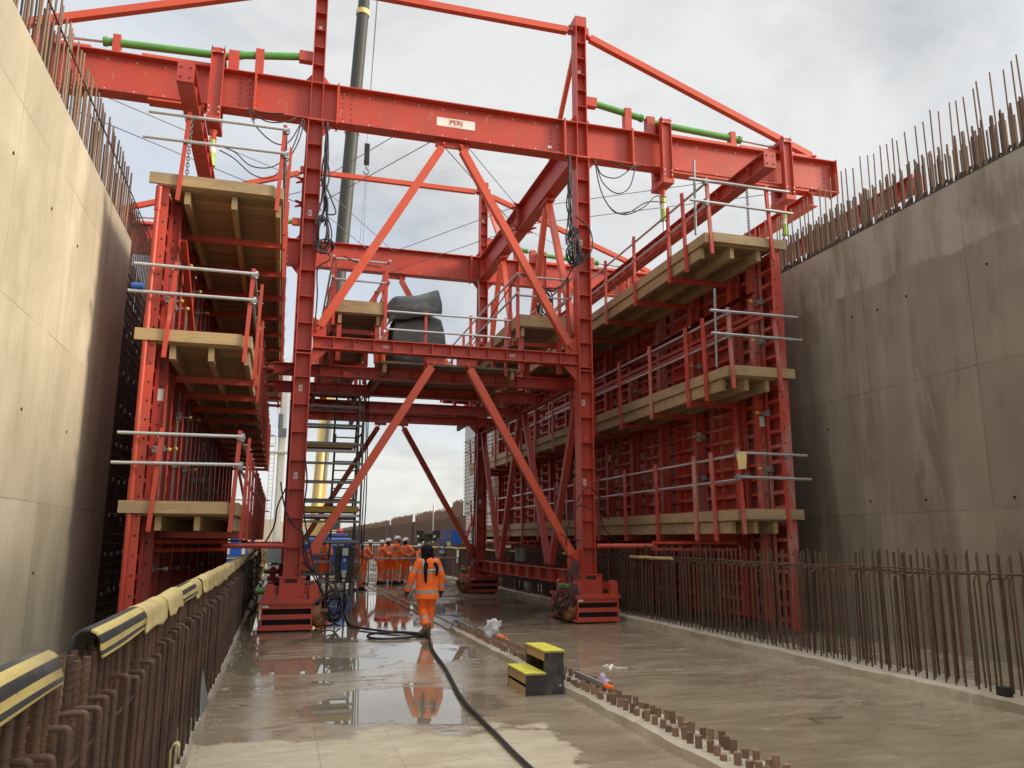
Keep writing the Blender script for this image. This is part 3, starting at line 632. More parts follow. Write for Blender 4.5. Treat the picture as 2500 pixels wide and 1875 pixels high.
        b = MB(); b.cyl((hx, Y, 10.5), (hx, Y, 10.3), .09, 8, 0, .03); b.box(hx-.07, hx+.07, Y-.05, Y+.05, 10.1, 10.34); b.build('shackle', ORNG, G)
        b = MB(); b.cyl((hx, Y, 10.28), (hx, Y, 9.72), .075, 12); b.cyl((hx, Y, 9.74), (hx, Y, 9.68), .09, 12)
        cy = b.build('hanger_cylinder', LIME, G); MB().cyl((hx, Y, 9.7), (hx, Y, 9.32), .03, 8).build('rod', CHROME, cy)
        MB().cyl((hx, Y, 10.12), (hx, Y, 9.98), .0785, 12).build('wrap', LAB, cy)
    for sg, xa, xb in ((-1, XL, -1.85), (1, XR, 8.93)):
        b = MB(); b.cyl((xa+sg*.42, Y, 12.62), (xa+sg*1.72, Y, 12.42), .085, 12); b.cyl((xa+sg*1.66, Y, 12.43), (xa+sg*1.74, Y, 12.415), .1, 12)
        c = b.build('shift_cylinder', GREEN, G); MB().box(xa+sg*.14, xa+sg*.44, Y-.09, Y+.09, 12.5, 12.74).build('bracket', RED, c); MB().box(xa+sg*1.2, xa+sg*1.38, Y-.1, Y+.1, 11.955, 12.6).build('bracket', RED, c); MB().cyl((xa+sg*1.72, Y, 12.42), (xb-sg*.12, Y, 12.36), .045, 8).build('rod', CHROME, c)
        x1, x2 = xb-sg*.2, xb+sg*2.35
        b = MB(); b.cyl((x1, Y, 12.34), (x2, Y, 12.24), .085, 12); b.cyl((x2-sg*.08, Y, 12.243), (x2, Y, 12.24), .105, 12)
        c = b.build('shift_cylinder', GREEN, G); MB().box(x2-sg*.35, x2-sg*.2, Y-.1, Y+.1, 11.955, 12.4).build('bracket', RED, c); MB().box(x1-sg*.22, x1, Y-.1, Y+.1, 11.955, 12.46).build('bracket', RED, c)
        MB().cyl((x2, Y, 12.24), (xb+sg*3.4, Y, 12.19), .04, 8).build('rod', CHROME, c)
frame_set(YF, True); frame_set(YB, False)
# nameplate
b = MB(); b.box(3.07, 4.0, YF-.013, YF-.009, 11.40, 11.62); npl = b.build('nameplate', LAB, G)
b = MB(); b.box(3.365, 3.385, YF-.018, YF-.013, 11.44, 11.60); b.box(3.385, 3.70, YF-.018, YF-.013, 11.425, 11.44); b.build('logo_bar', CREAM, npl)
l = lettering('PERI', .17, REDTXT, npl, Matrix.Translation((3.545, YF-.016, 11.522)) @ FRONT)
# longitudinal members in both leg planes
for X in (XL, XR):
    b = MB(); y0, y1 = YF+.2, YB-.2
    b.ib((X, y0, 11.47), (X, y1, 11.47), .84, .36, (0, 0, 1), .024, .016)
    b.box(X-.2, X+.2, 22.2, 22.24, 11.0, 11.95)
    for i in range(6):
        for s_ in (-1, 1): b.cyl((X+s_*.11, 22.14, 11.12+.13*i), (X+s_*.11, 22.3, 11.12+.13*i), .02, 6, 1)
    for yy in (19.9, 24.6): b.box(X-.12, X+.12, yy-.35, yy+.35, 10.93, 11.05)
    b.build('long_beam', [REDW, DARK], G)
    def tl(p, q, nm, w_): 
        d = (V(q)-V(p)).normalized(); MB().bar(p, q, w_, w_, (1, 0, 0)).build(nm, ORNG if p[2] > 6 else REDW, G)
    for ya, yl, yr in ((19.85, 17.55, 22.1), (24.7, 22.5, 27.05)):
        tl((X, ya-.1, 10.95), (X, yl, 6.1), 'brace', .15); tl((X, ya+.1, 10.95), (X, yr, 6.1), 'brace', .15)
        tl((X, ya-.1, 1.15), (X, yl, 5.4), 'brace', .15); tl((X, ya+.1, 1.15), (X, yr, 5.4), 'brace', .15)
    tl((X, YF+.15, 14.4), (X, 19.6, 11.98), 'brace', .11); tl((X, YB-.15, 14.4), (X, 25.1, 11.98), 'brace', .11)
    b = MB(); b.ib((X, y0, 5.5), (X, y1, 5.5), .24, .24, (0, 0, 1), .018, .012, stiff=.6); b.build('side_beam', REDW, G)
    b = MB(); b.ib((X, y0, .9), (X, y1, .9), .32, .26, (0, 0, 1), .02, .014, stiff=.9); b.build('sole_beam', RED, G)
for X in (-6.3, 13.35):
    b = MB(); b.ib((X, YF-.1, 10.78), (X, YB+.1, 10.78), .38, .26, (0, 0, 1), .02, .014, stiff=1.2); b.build('outrigger_beam', ORNG, G)
for X in (-1.85, 8.93, 12.48, -5.3):
    b = MB(); b.ib((X, 12.72, 9.14), (X, 33.6, 9.14), .33, .26, (0, 0, 1), .02, .012, stiff=.6); b.box(X-.13, X+.13, 12.69, 12.72, 8.975, 9.305)
    for xx in (-.07, .07):
        for zz in (9.05, 9.22): b.cyl((X+xx, 12.69, zz), (X+xx, 12.675, zz), .014, 6, 1)
    b.build('hanging_beam', [REDW, DARK], G)
# platform joists, planks and walkways
for y, z, x0 in ((18.35, 5.52, -.32), (20.55, 5.52, -.32), (23., 5.52, .2), (25.2, 5.52, .2)):
    b = MB(); b.ib((x0, y, z), (6.9, y, z), .26, .24, (0, 0, 1), .018, .012, stiff=.5)
    if x0 < 0: b.cyl((x0-.1, y-.03, z), (x0+.02, y-.03, z), .07, 8); b.cyl((x0-.2, y-.03, z), (x0-.1, y-.03, z), .04, 8)
    b.build('platform_joist', REDW, G)
def deck(x0, x1, y0, y1, z, nm='walkway', toe=(1, 1, 1), posts=(), tz=.26):
    b = MB(); b.box(x0, x1, y0, y1, z-.05, z); o = b.build(nm, PLANKG, G)
    b = MB(); e = .04
    if toe[0]: b.box(x0, x1, y0-e, y0-.002, z-.02, z+tz)
    if b.v: b.build('toe_board', WOODX, o)
    if toe[1]: MB().box(x0-e, x0-.002, y0-e, y1, z-.02, z+tz).build('toe_board', WOODY, o)
    if toe[2]: MB().box(x1+.002, x1+e, y0-e, y1, z-.02, z+tz).build('toe_board', WOODY, o)
    for xx in (x0+.06, x1-.14): MB().box(xx, xx+.08, y0+.03, y1, z-.26, z-.052).build('joist', WOODY, o)
    return o
for x0, x1 in ((.95, 2.0), (5.22, 6.38)):
    o = deck(x0, x1, 17.62, 27.0, 6.76)
    for (x, y) in [(x0-.05, 17.57), (x1+.05, 17.57)]+[(xx, 18.2+1.75*i) for xx in (x0-.06, x1+.06) for i in range(6)]:
        MB().box(x-.035, x+.035, y-.035, y+.035, 6.42, 8.02).build('guard_post', RED, G)
    for i in range(6): MB().bar((x0, 18.2+1.75*i, 6.45), (x1, 18.2+1.75*i, 6.45), .08, .1).build('bracket', RED, G)
    for xx in (x0+.1, x1-.1):
        for yy in (17.8, 20.4, 23, 25.4): MB().box(xx-.05, xx+.05, yy-.05, yy+.05, 5.66, 6.5).build('support_stub', RED, G)
    for z in (7.95, 7.47):
        MB().cyl((x0-.05, 17.53, z), (x1+.05, 17.53, z), .026, 8).build('guard_rail', GALV, G)
        for xx in (x0-.1, x1+.1): MB().cyl((xx, 17.4, z+.02), (xx, 27.0, z+.02), .026, 8).build('guard_rail', GALV, G)
o = deck(2.0, 5.2, 17.75, 21.3, 5.72, 'platform', (0, 0, 0)); o2 = deck(2.0, 5.9, 25.6, 27.1, 5.72, 'platform', (0, 0, 0))
o3 = deck(.6, 1.9, 20.9, 22.7, 5.72, 'platform', (0, 0, 0))
for x in (2.99, 4.05, 4.9): MB().box(x-.03, x+.03, 17.62, 17.68, 5.5, 6.9).build('guard_post', RED, G)
for z in (6.84, 6.42): MB().cyl((2.05, 17.6, z), (5.0, 17.6, z), .026, 8).build('guard_rail', GALV, G)
# lower ties between the frames (diamond bracing at beam level)
b = MB()
for z in (11.85, 11.12):
    nd = [(XL+.2, 22.2, z), (3.1, YF+.1, z), (XR-.2, 22.2, z), (3.4, YB-.1, z)]
    for i in range(4): MB().cyl(nd[i], nd[(i+1) % 4], .011, 5).build('tension_rod', GREYS, G)
for (p, q) in (((XR+.2, 22.2, 11.85), (13, YF+.2, 11.7)), ((XR+.2, 22.2, 11.1), (13, YB-.2, 11.2)), ((XL-.2, 22.2, 11.85), (-6, YF+.2, 11.7)), ((XL-.2, 22.2, 11.12), (-6, YF+.2, 11.1)), ((XL-.2, 22.2, 11.5), (-6, YB-.2, 11.3)), ((XR+.2, 22.2, 11.3), (13, YF+.2, 11.1))): MB().cyl(p, q, .011, 5).build('tension_rod', GREYS, G)
b = MB()
for z in (11.85, 11.12):
    for (x, y) in ((XL+.2, 22.2), (XL-.2, 22.2), (XR-.2, 22.2), (XR+.2, 22.2)):
        for dy in (-.14, .14): MB().cyl((x, y+dy*.5, z), (x+(.16 if x in (XL+.2, XR+.2) else -.16), y+dy*1.6, z), .05, 8, 0, .025).build('rod_anchor', REDW, G)
# bogies
def bogie(Y, X, msg, mat):
    b = MB(); x0, x1, y0, y1 = X-.50, X+.46, Y-.72, Y+1.0
    if msg > 0: x0, x1 = X-.54, X+.42
    b.box(x0-.03, x1+.03, y0-.03, y1+.03, .52, .585); b.box(x0-.05, x1+.02, y0-.02, y1+.02, .035, .085)
    b.box(x0, x1, y0, y0+.03, .43, .52); b.box(x0, x1, y0, y0+.03, .235, .325); b.box(x0, x1, y0, y0+.03, .085, .13)
    for xx in (x0, x1-.03): b.box(xx, xx+.03, y0+.001, y1, .09, .519)
    b.box(x0, x1, y1-.03, y1, .09, .519)
    o = b.build('bogie', mat, G)
    b = MB(); b.box(x0+.06, x1-.06, y0+.12, y1-.1, .0, .5); b.build('wheel_block', DARK, o)
    b = MB()
    px0, px1 = X-.23, X+.27
    b.box(px0, px1, Y-.26, Y+.26, .586, 1.0); b.box(px0-.02, px1+.02, Y-.28, Y+.28, .985, 1.003); b.box(X-.12, X+.12, Y-.265, Y-.262, .9, .965, 1)
    for s_ in (-1, 1):
        for yy in (-.5, .55):
            cx = (px0+px1)/2+s_*.42
            b.poly([(cx-.09, Y+yy-.03, .586), (cx+.09, Y+yy-.03, .586), (cx+.09, Y+yy-.03, .82), (cx+.05, Y+yy-.03, .88), (cx-.05, Y+yy-.03, .88), (cx-.09, Y+yy-.03, .82)], (0, .14, 0))
        b.box(px0 if s_ < 0 else px1, (px0 if s_ < 0 else px1)+s_*.30, Y-.1, Y+.1, .66, .82)
    b.build('pedestal', [mat, DARK], o)
    ex = x1 if msg > 0 else x0
    for yy in (y0+.28, y0+.95):
        b = MB(); b.cyl((ex, yy, .28), (ex+msg*.16, yy, .28), .19, 14); b.cyl((ex+msg*.16, yy, .28), (ex+msg*.26, yy, .28), .10, 10)
        b.ball((ex+msg*.12, yy-.05, .17), .13, .13, .13, 10, 6); b.cyl((ex+msg*.18, yy-.1, .36), (ex+msg*.30, yy-.12, .36), .05, 8)
        for a in range(8): b.cyl((ex+msg*.155, yy+.155*math.cos(a*.785), .28+.155*math.sin(a*.785)), (ex+msg*.175, yy+.155*math.cos(a*.785), .28+.155*math.sin(a*.785)), .018, 6)
        b.build('drive_motor', RUSTM, o)
    MB().cyl((px0-.45, Y-.05, .74), (px0-.15, Y-.05, .74), .07, 10).build('cylinder', GREEN, o); MB().cyl((px1+.12, Y+.25, .74), (px1+.38, Y+.25, .74), .07, 10).build('cylinder', GREEN, o)
    MB().box(x0+.02, x0+.14, y0-.004, y0-.001, .46, .50).build('label_plate', LAB, o); return o
bogie(YF, XL, 1, RED); bogie(YF, XR, -1, RED); bogie(YB, XL, 1, REDW); bogie(YB, XR, -1, REDW)
# struts from the front legs to the formwork
for X, sg in ((XL, -1), (XR, 1)):
    for Y in (YF, YB):
        b = MB(); b.cyl((X+sg*.2, Y-.2, 1.62), (X+sg*1.35, Y-.9, 1.63), .055, 10)
        for z in (1.56, 1.70): b.bar((X+sg*1.25, Y-.84, z), (X+sg*2.3, Y-2.6, z), .09, .06)
        b.build('push_strut', RED, G)

# ------------------------------------------------------------------ wall formwork, left and right
def chain(parent, p, L):
    b = MB(); x, y, z = p; n = int(L/.062)
    for i in range(n):
        c = z-.062*i; a = (i % 2)*math.pi/2; pts = []
        for k_ in range(9):
            t_ = 2*math.pi*k_/8; u = .026*math.cos(t_); v = .046*math.sin(t_); pts.append((x+u*math.cos(a), y+u*math.sin(a), c+v))
        b.tube(pts, .0085, 5)
    b.cyl((x, y, z+.12), (x, y, z+.01), .05, 8, 1, .02); b.build('chain', [GREYS, ORNG], parent)
def formwork(s, lab, XO, XI, mat, Y0, Y1):
    t = T('wall_formwork', lab, 'formwork', (XO, (Y0+Y1)/2, 0))
    br = [Y0+1.42+1.75*i for i in range(12)]
    X = lambda d: XO-s*d                       # distance inboard from the panel skin
    edges = [Y0]+[Y0+.98]+[Y0+.98+1.75*i for i in range(1, 12)]+[Y1]
    for i in range(len(edges)-1):
        a, c = edges[i]+.006, edges[i+1]-.006; b = MB()
        b.box(X(0), X(.012), a, c, .14, 7.52, 1)
        for e in (a, c-.02): b.box(X(.012), X(.15), e, e+.02, .14, 7.52)
        for k_ in range(25):
            z = .2+.3*k_; x0, x1 = (X(.013), X(.15)) if s < 0 else (X(.15), X(.013)); dz0, dz1 = ((0, .035) if s < 0 else (.035, 0))
            b.hexa([(x0, a+.022, z+dz0), (x1, a+.022, z+dz1), (x1, c-.022, z+dz1), (x0, c-.022, z+dz0), (x0, a+.022, z+.13-dz0), (x1, a+.022, z+.13-dz1), (x1, c-.022, z+.13-dz1), (x0, c-.022, z+.13-dz0)])
        yy = a+(c-a)*.82; b.box(X(.013), X(.10), yy, yy+.03, .15, 7.5)
        b.build('form_panel', [mat, SKIN], t)
    b = MB(); b.box(X(-.01), X(.19 if s < 0 else .21), Y0-.022, Y0-.004, .1, 7.55); 
    if s < 0:
        b.cyl((X(.03), Y0-.04, .1), (X(.03), Y0-.04, 7.5), .042, 12)
        for z in (2.5, 5.1, 7.3): b.cyl((X(.03), Y0-.04, z-.22), (X(.03), Y0-.04, z+.2), .054, 12)
    for k_ in range(24): b.cyl((X(.13), Y0-.022, .3+.3*k_), (X(.13), Y0-.026, .3+.3*k_), .018, 8, 1)
    b.build('end_strip', [RED if s < 0 else REDD, DARK], t)
    for i, y in enumerate([Y0+.62]+br):
        b = MB()
        b.box(X(.152), X(.31), y-.05, y+.05, .25, 7.45); b.box(X(.312), X(.325), y-.085, y+.085, .25, 7.45)
        b.box(X(.152), X(.21), y-.20, y-.16, .25, 7.45); b.box(X(.151), X(.158), y-.158, y-.052, .25, 7.45, 1)  # thin dark strip painted as the shaded gap between the uprights
        for k_ in range(22):
            b.cyl((X(.325), y+.04, .5+.32*k_), (X(.329), y+.04, .5+.32*k_), .017, 6, 1)
            if i < 8: b.cyl((X(.23), y-.049, .4+.32*k_), (X(.23), y-.055, .4+.32*k_), .02, 6, 1)
        b.build('strongback', [mat, DARK], t)
        if i in (0, 2, 5):
            MB().box(X(.17), X(.29), y-.054, y-.051, 4.0, 4.2).build('label_plate', LAB, t)
    # decks
    for lv, (xi, toe) in enumerate(zip(XI, (2.32, 5.05, 7.72))):
        zf = toe-.17
        b = MB(); b.box(xi, X(.16), Y0, Y1+.9, zf-.045, zf); d = b.build('deck', PLANKX, t)
        b = MB(); b.box(xi+s*.0, X(.30 if lv < 2 else .2), Y0-.05, Y0-.004, zf-.02, toe)
        xa = X(-.13); b.box(xi+s*.12, xa, Y0-.10, Y0-.052, zf-.01, toe+.01); b.build('end_toe_board', WOODX, d)
        seg = [Y0-.05, Y0+2.6, Y0+6.5, Y0+10.4, Y0+14.3, Y0+18.2, Y1+.9]
        b = MB(); f = MB()
        for i in range(6):
            b.box(xi-s*.042, xi-s*.002, seg[i], seg[i+1]-.012, zf-.03, toe+random.uniform(-.008, .008))
            f.box(xi-s*.006, xi+s*.075, seg[i]+(.25 if i == 0 else 0), seg[i+1]-.02, zf-.27, zf-.05)
        w_ = abs(X(.3)-xi)
        for k_ in (.48, .93): f.box(xi+s*w_*k_, xi+s*(w_*k_-.09), Y0+.04, Y1+.85, zf-.27, zf-.05)
        b.build('side_toe_board', WOODY, d); f.build('deck_joist', WOODY, d)
        for y in br:
            b = MB(); b.ch((xi-s*.05, y+.05, zf-.33), (X(.2), y+.05, zf-.33), .11, .06, (0, 0, 1), .012); b.build('bracket', RED if s < 0 else REDW, t)
        for i, y in enumerate([Y0+.66]+br):
            b = MB(); l_ = random.uniform(-.015, .015)+(-.04*s if i == 0 else 0)
            b.bar((xi-s*.075, y, zf-.40), (xi-s*.075+l_, y, toe+1.12), .075, .05, (1, 0, 0))
            for z in (toe+.52, toe+1.0): b.cyl((xi-s*.13, y, z), (xi-s*.03, y, z), .012, 6, 1)
            b.box(xi-s*.09, xi-s*.05, y-.04, y+.04, zf-.42, zf-.30); b.build('guard_post', [RED if s < 0 else REDD, BOLT], t)
        for xx, le in ((xi+s*.03, -.03*s), (X(.25 if s > 0 else .36), -.05*s)):
            b = MB(); b.bar((xx+s*.03, Y0-.13, zf-.29), (xx+le, Y0-.13, toe+1.14), .065, .05, (0, 1, 0)); b.cyl((xx, Y0-.10, toe+1.0), (xx, Y0-.17, toe+1.0), .012, 6, 1); b.build('end_guard_post', [RED if s < 0 else REDD, BOLT], t)
            b = MB(); b.bar((xx+s*.03, Y1+.95, zf-.29), (xx+le, Y1+.95, toe+1.14), .065, .05, (0, 1, 0)); b.build('end_guard_post', RED, t)
        for z in (toe+1.03, toe+.58):
            e0, e1 = (xi-s*.05, X(-.22)); dz_ = random.uniform(-.02, .02)
            b = MB(); b.cyl((e0-s*(.35 if s > 0 and lv else .0), Y0-.18, z+.01), (e1+s*(.05 if z < toe+.8 else 0), Y0-.18, z+dz_), .028, 10); b.build('end_guard_rail', GALV, t)
            b = MB(); b.cyl((e0-s*.2, Y1+1., z), (X(.2), Y1+1., z), .026, 8); b.build('end_guard_rail', GALVD, t)
            b = MB(); ya = Y0-.12
            for q_ in (Y0+5.6, Y0+11.5, Y0+17.2, Y1+.95):
                b.cyl((xi-s*.02, ya, z-.03+random.uniform(-.01, .01)), (xi-s*.02, q_+.15, z-.03), .026, 8); ya = q_-.15
            b.build('guard_rail', GALV if s > 0 else GALVD, t)
            b = MB(); b.cyl((xi-s*.03, Y0-.15, z-.06), (xi-s*.03, Y0-.15, z+.06), .045, 8); b.box(xi-s*.08, xi+s*.02, Y0-.2, Y0-.1, z-.03, z+.03); b.build('tube_coupler', GALVD, t)
        if lv and s > 0:
            b = MB(); b.cyl((xi-s*.14, Y0+.12, toe-.0), (xi-s*.17, Y0+.02, toe+1.55), .026, 8); b.build('scaffold_tube', GALVD, t)
    # quick clamps with yellow knobs
    for y in br[:8]+[Y0+.62]:
        for z in (3.15, 4.15, 5.75, 6.6, 1.2):
            if random.random() < (.75 if y < Y0+6 else .4):
                zz = z+random.uniform(-.12, .12); b = MB(); b.box(X(.22), X(.30), y-.33, y-.23, zz-.05, zz+.05); b.bar((X(.24), y-.24, zz), (X(.46), y-.26, zz+.01), .025, .025); b.bar((X(.27), y-.36, zz+.04), (X(.27), y-.14, zz-.03), .03, .03)
                b.ball((X(.47), y-.26, zz+.01), .036, n=8, m=5, mi=1); b.build('clamp', [GALVD, YELLOW], t)
    for y in br[:7]:
        b = MB(); b.bar((X(.25), y-.22, 2.35), (X(.25), y-.22, 4.6), .035, .035, (1, 0, 0)); b.build('tension_bar', GALVD if s < 0 else REDW, t); MB().bar((X(.25), y-.22, 5.1), (X(.25), y-.22, 7.2), .035, .035, (1, 0, 0)).build('tension_bar', GALVD if s < 0 else REDW, t)
    # leaning channel props on the middle deck
    b = MB()
    for k_ in (0, .12): b.ch((X(.42), Y0+.35+k_, 6.75), (X(.42), Y0+(3.6 if s < 0 else 8.2)+k_, 5.2 if s < 0 else 6.5), .1, .05, (1, 0, 0), .01)
    b.build('channel_prop', RED, t)
    if s > 0:
        b = MB()
        for k_ in (0, .13): b.ch((X(.34), Y0+.2, 6.3-k_), (X(.34), Y0+14, 6.25-k_), .08, .05, (0, 0, 1), .01)
        b.build('waler', RED, t)
    for i, y in enumerate((Y0+.2, Y0+3.6, Y0+7.0, Y0+10.4, Y0+13.8)): chain(t, (-1.85 if s < 0 else 8.93, y, 8.92), 1.32)
    # raking props at the far end
    for z in (0., .14): 
        b = MB(); b.bar((XO-s*1.5, Y1+3.6, .15+z), (XO-s*.5, Y1+.2, 4.6+z), .09, .07, (1, 0, 0)); b.build('raking_prop', REDW, t)
    return t
FR_ = formwork(1, 'tall red steel wall formwork with three timber decks on the right side', 9.45, (8.2, 8.13, 7.8), REDD, 13.35, 34.3)
FL_ = formwork(-1, 'tall red steel wall formwork with three timber decks on the left side', -2.25, (-.68, -.64, -.28), REDW, 13.6, 34.3)
b = MB(); pts = [(8.10, 13.12, 3.34), (8.32, 13.12, 3.38), (8.30, 13.10, 3.22), (8.27, 13.08, 3.06), (8.12, 13.09, 3.04), (8.12, 13.1, 3.18)]
b.poly(pts, (0, .012, 0)); tag(b.build('plastic_tag', CREAM), 'torn yellow plastic tag hanging from the lowest right guard rail', 'tag')
MB().cyl((-2.3, 13.42, 5.72), (-2.47, 13.42, 5.72), .05, 10).build('tube_cap', BLUE, FL_)

# ------------------------------------------------------------------ access tower
t = T('scaffold_tower', 'grey aluminium access tower with yellow platforms beside the front left gantry leg', 'scaffold tower', (1.25, 21.6, 0))
TX = (.54, 1.97); TY = (20.9, 22.3)
for x in TX:
    for y in TY: MB().cyl((x, y, 0), (x, y, 5.8), .026, 8).build('upright', GALVD, t)
for y in TY:
    for i in range(11):
        z = .72+.49*i+(.12 if y > 21 else 0); MB().bar((TX[0], y, z), (TX[1], y, z), .045, .06).build('rung', GALVD, t)
for x in TX:
    for i in range(6): MB().bar((x, TY[0], .5+1.0*i), (x, TY[1], .5+1.0*i), .03, .04).build('side_rail', GALVD, t)
    MB().cyl((x, TY[0], .4), (x, TY[1], 2.4), .02, 6).build('diagonal', GALVD, t); MB().cyl((x, TY[1], 2.6), (x, TY[0], 5.2), .02, 6).build('diagonal', GALVD, t)
for z, x1 in ((2.46, 1.93), (4.1, 1.75)):
    MB().box(.57, x1, 20.96, 22.2, z-.03, z+.02).build('platform', PLYK, t)
    b = MB(); b.box(.57, x1, 20.93, 20.955, z-.03, z+.11); b.build('toe_board', YELLOW, t); MB().bar((.57, 20.94, z-.12), (x1+.02, 20.94, z-.12), .05, .07).build('platform_beam', GALV, t)
for z0, z1 in ((0.3, 2.4), (2.5, 4.1), (4.1, 5.7)):
    b = MB()
    for x in (1.28, 1.86): b.tube(cat([(x, 22.0, z0), (x, 21.5, (z0+z1)/2), (x, 21.2, z1), (x, 21.22, z1+.35)], 4), .028, 6)
    for i in range(7): q = (i+.5)/7; y = 22.0-.8*q; z = z0+(z1-z0)*q; b.bar((1.28, y, z), (1.86, y, z), .10, .025)
    b.build('ladder', GREYS, t)
# ------------------------------------------------------------------ socket board
t = T('socket_board', 'black plywood board carrying blue and grey power sockets on thin legs', 'power board', (1.6, 20.5, 0))
MB().box(1.37, 1.83, 20.5, 20.53, .70, 1.60).build('board', PLYK, t)
for x in (1.42, 1.79): MB().cyl((x, 20.55, 0), (x, 20.55, 1.5), .018, 8).build('leg', GALVD, t)
MB().box(1.53, 1.67, 20.40, 20.498, 1.36, 1.54).build('meter', GALV, t)
b = MB(); b.box(1.51, 1.66, 20.40, 20.498, 1.02, 1.33); b.build('socket_box', BLUE, t); MB().cyl((1.585, 20.36, 1.25), (1.585, 20.399, 1.25), .03, 12).build('switch', SKYB, t)
b = MB(); b.box(1.52, 1.65, 20.42, 20.498, .93, 1.01); b.cyl((1.585, 20.40, .88), (1.585, 20.498, .88), .05, 12); b.box(1.55, 1.62, 20.43, 20.498, .73, .80); b.build('plug', GALV, t)
for x in (1.4, 1.8):
    for z in (.78, 1.57): MB().cyl((x, 20.499, z), (x, 20.49, z), .012, 8).build('screw', BOLT, t)
# ------------------------------------------------------------------ cables
def cable(name, lab, paths, r, catg='cable', mat=BLACK):
    b = MB()
    for p in paths: b.tube(cat(p, 6), r, 6)
    o = b.build(name, mat); return tag(o, lab, catg)
hose = [(1.6, 20.35, .72), (1.62, 20.4, .3), (1.68, 20.9, .03), (1.72, 21.6, .03), (1.66, 20.6, .03), (1.59, 19.5, .03), (1.52, 17.9, .03), (1.57, 16.9, .03), (1.86, 16.28, .03), (2.16, 15.84, .03), (2.5, 15.6, .03), (2.68, 15.3, .03), (2.6, 15.02, .03), (2.23, 14.79, .03), (1.81, 14.8, .03), (1.64, 15.12, .035), (1.78, 15.45, .05), (2.2, 15.42, .06), (2.5, 15.1, .055), (2.68, 14.7, .03), (2.56, 13.93, .03), (2.42, 12.77, .03), (2.29, 11.3, .03), (2.05, 9.16, .03), (2.0, 8.06, .03), (1.98, 7.3, .03), (1.96, 6.6, .03), (1.97, 5.4, .03), (2.1, 4.2, .03)]
cable('power_cable', 'thick black cable coiled once and running over the wet floor towards the camera', [hose], .022)
R = random.Random(3)
def drop(x, y, z0, z1, n, spread):
    out = []
    for i in range(n):
        a = R.uniform(0, 6.28); q = [(x+R.uniform(-.03, .03), y+R.uniform(-.03, .03), z0)]
        m = 5
        for k_ in range(1, m+1):
            f_ = k_/m; q.append((x+spread*f_*R.uniform(-1, 1), y+R.uniform(-.1, .05), z0+(z1-z0)*f_+R.uniform(-.1, .1)))
        out.append(q)
    return out
def coil(x, y, z, rx, rz, n):
    out = []
    for i in range(n):
        a0 = R.uniform(0, 6.28); k1, k2 = R.uniform(.55, 1.1), R.uniform(.6, 1.1); ox, oz = R.uniform(-.08, .08), R.uniform(-.1, .1)
        out.append([(x+ox+rx*k1*math.cos(a0+.7*j), y+R.uniform(-.06, .06), z+oz+rz*k2*math.sin(a0+.7*j)) for j in range(10)])
    return out
cable('cable_bundle', 'black cables hanging and looped on the upper part of the left front leg', drop(.55, 17.02, 10.95, 8.5, 9, .16)+coil(.60, 16.98, 8.3, .15, .4, 4)+coil(.63, 16.98, 8.0, .22, .2, 3)+[[(.55, 17, 9.5), (.72, 17, 9.1), (.82, 17, 8.8), (.6, 17, 8.75)], [(.5, 17., 8.1), (.75, 17, 7.75), (.5, 17, 7.5), (.52, 17.1, 6.9), (.5, 17.1, 6.2)]], .017)
cable('cable_bundle', 'dark coil of cables hung on the right front leg with strands from the beam', drop(6.30, 17.0, 10.95, 8.75, 8, .14)+coil(6.40, 16.98, 8.6, .12, .46, 7)+coil(6.42, 16.98, 8.4, .2, .25, 3)+[[(6.45, 17, 9.4), (6.8, 16.98, 9.1), (6.85, 16.98, 8.6), (6.55, 16.98, 8.2)]], .017)
cable('cable_loop', 'black hydraulic hoses sagging under the left end of the front beam', [[(-1.68, 16.95, 10.02), (-1.35, 16.8, 9.85), (-1.0, 16.8, 9.58), (-.55, 16.85, 9.65), (-.2, 16.9, 10.1), (.0, 17, 10.9)], [(-1.67, 16.95, 9.92), (-1.35, 16.8, 9.7), (-.92, 16.8, 9.37), (-.5, 16.85, 9.45), (-.1, 16.9, 10.2), (.05, 17, 10.9)], [(-1.15, 17, 11.), (-.95, 16.8, 10.5), (-.56, 16.8, 10.18), (-.25, 16.9, 10.3), (.02, 17, 10.95)], [(-1.15, 17., 11.), (-.75, 16.85, 10.68), (-.3, 16.9, 10.78), (-.1, 17, 11.)], [(-1.1, 17., 11.), (-.8, 16.9, 10.9), (-.4, 16.9, 10.95)]], .014)
cable('cable_loop', 'black hydraulic hoses sagging under the right end of the front beam', [[(6.98, 17, 10.95), (7.05, 16.9, 10.2), (7.3, 16.9, 9.7), (7.7, 16.9, 9.55), (8.2, 16.9, 9.8), (8.55, 16.95, 10.15), (8.85, 17., 10.2)], [(6.97, 17, 10.95), (7.08, 16.9, 10.1), (7.4, 16.9, 9.6), (7.8, 16.9, 9.62), (8.3, 16.9, 9.95), (8.85, 17, 10.05)], [(7., 17, 10.9), (7.13, 16.95, 10.55), (7.48, 16.9, 10.48), (7.8, 16.9, 10.7), (8.05, 16.95, 10.95)], [(7.0, 17, 10.9), (7.15, 16.95, 10.35), (7.5, 16.9, 10.08), (7.85, 16.9, 10.3), (8.05, 16.95, 10.95)], [(7.4, 17., 10.97), (7.8, 16.95, 10.85), (8.2, 17, 10.97)]], .014)
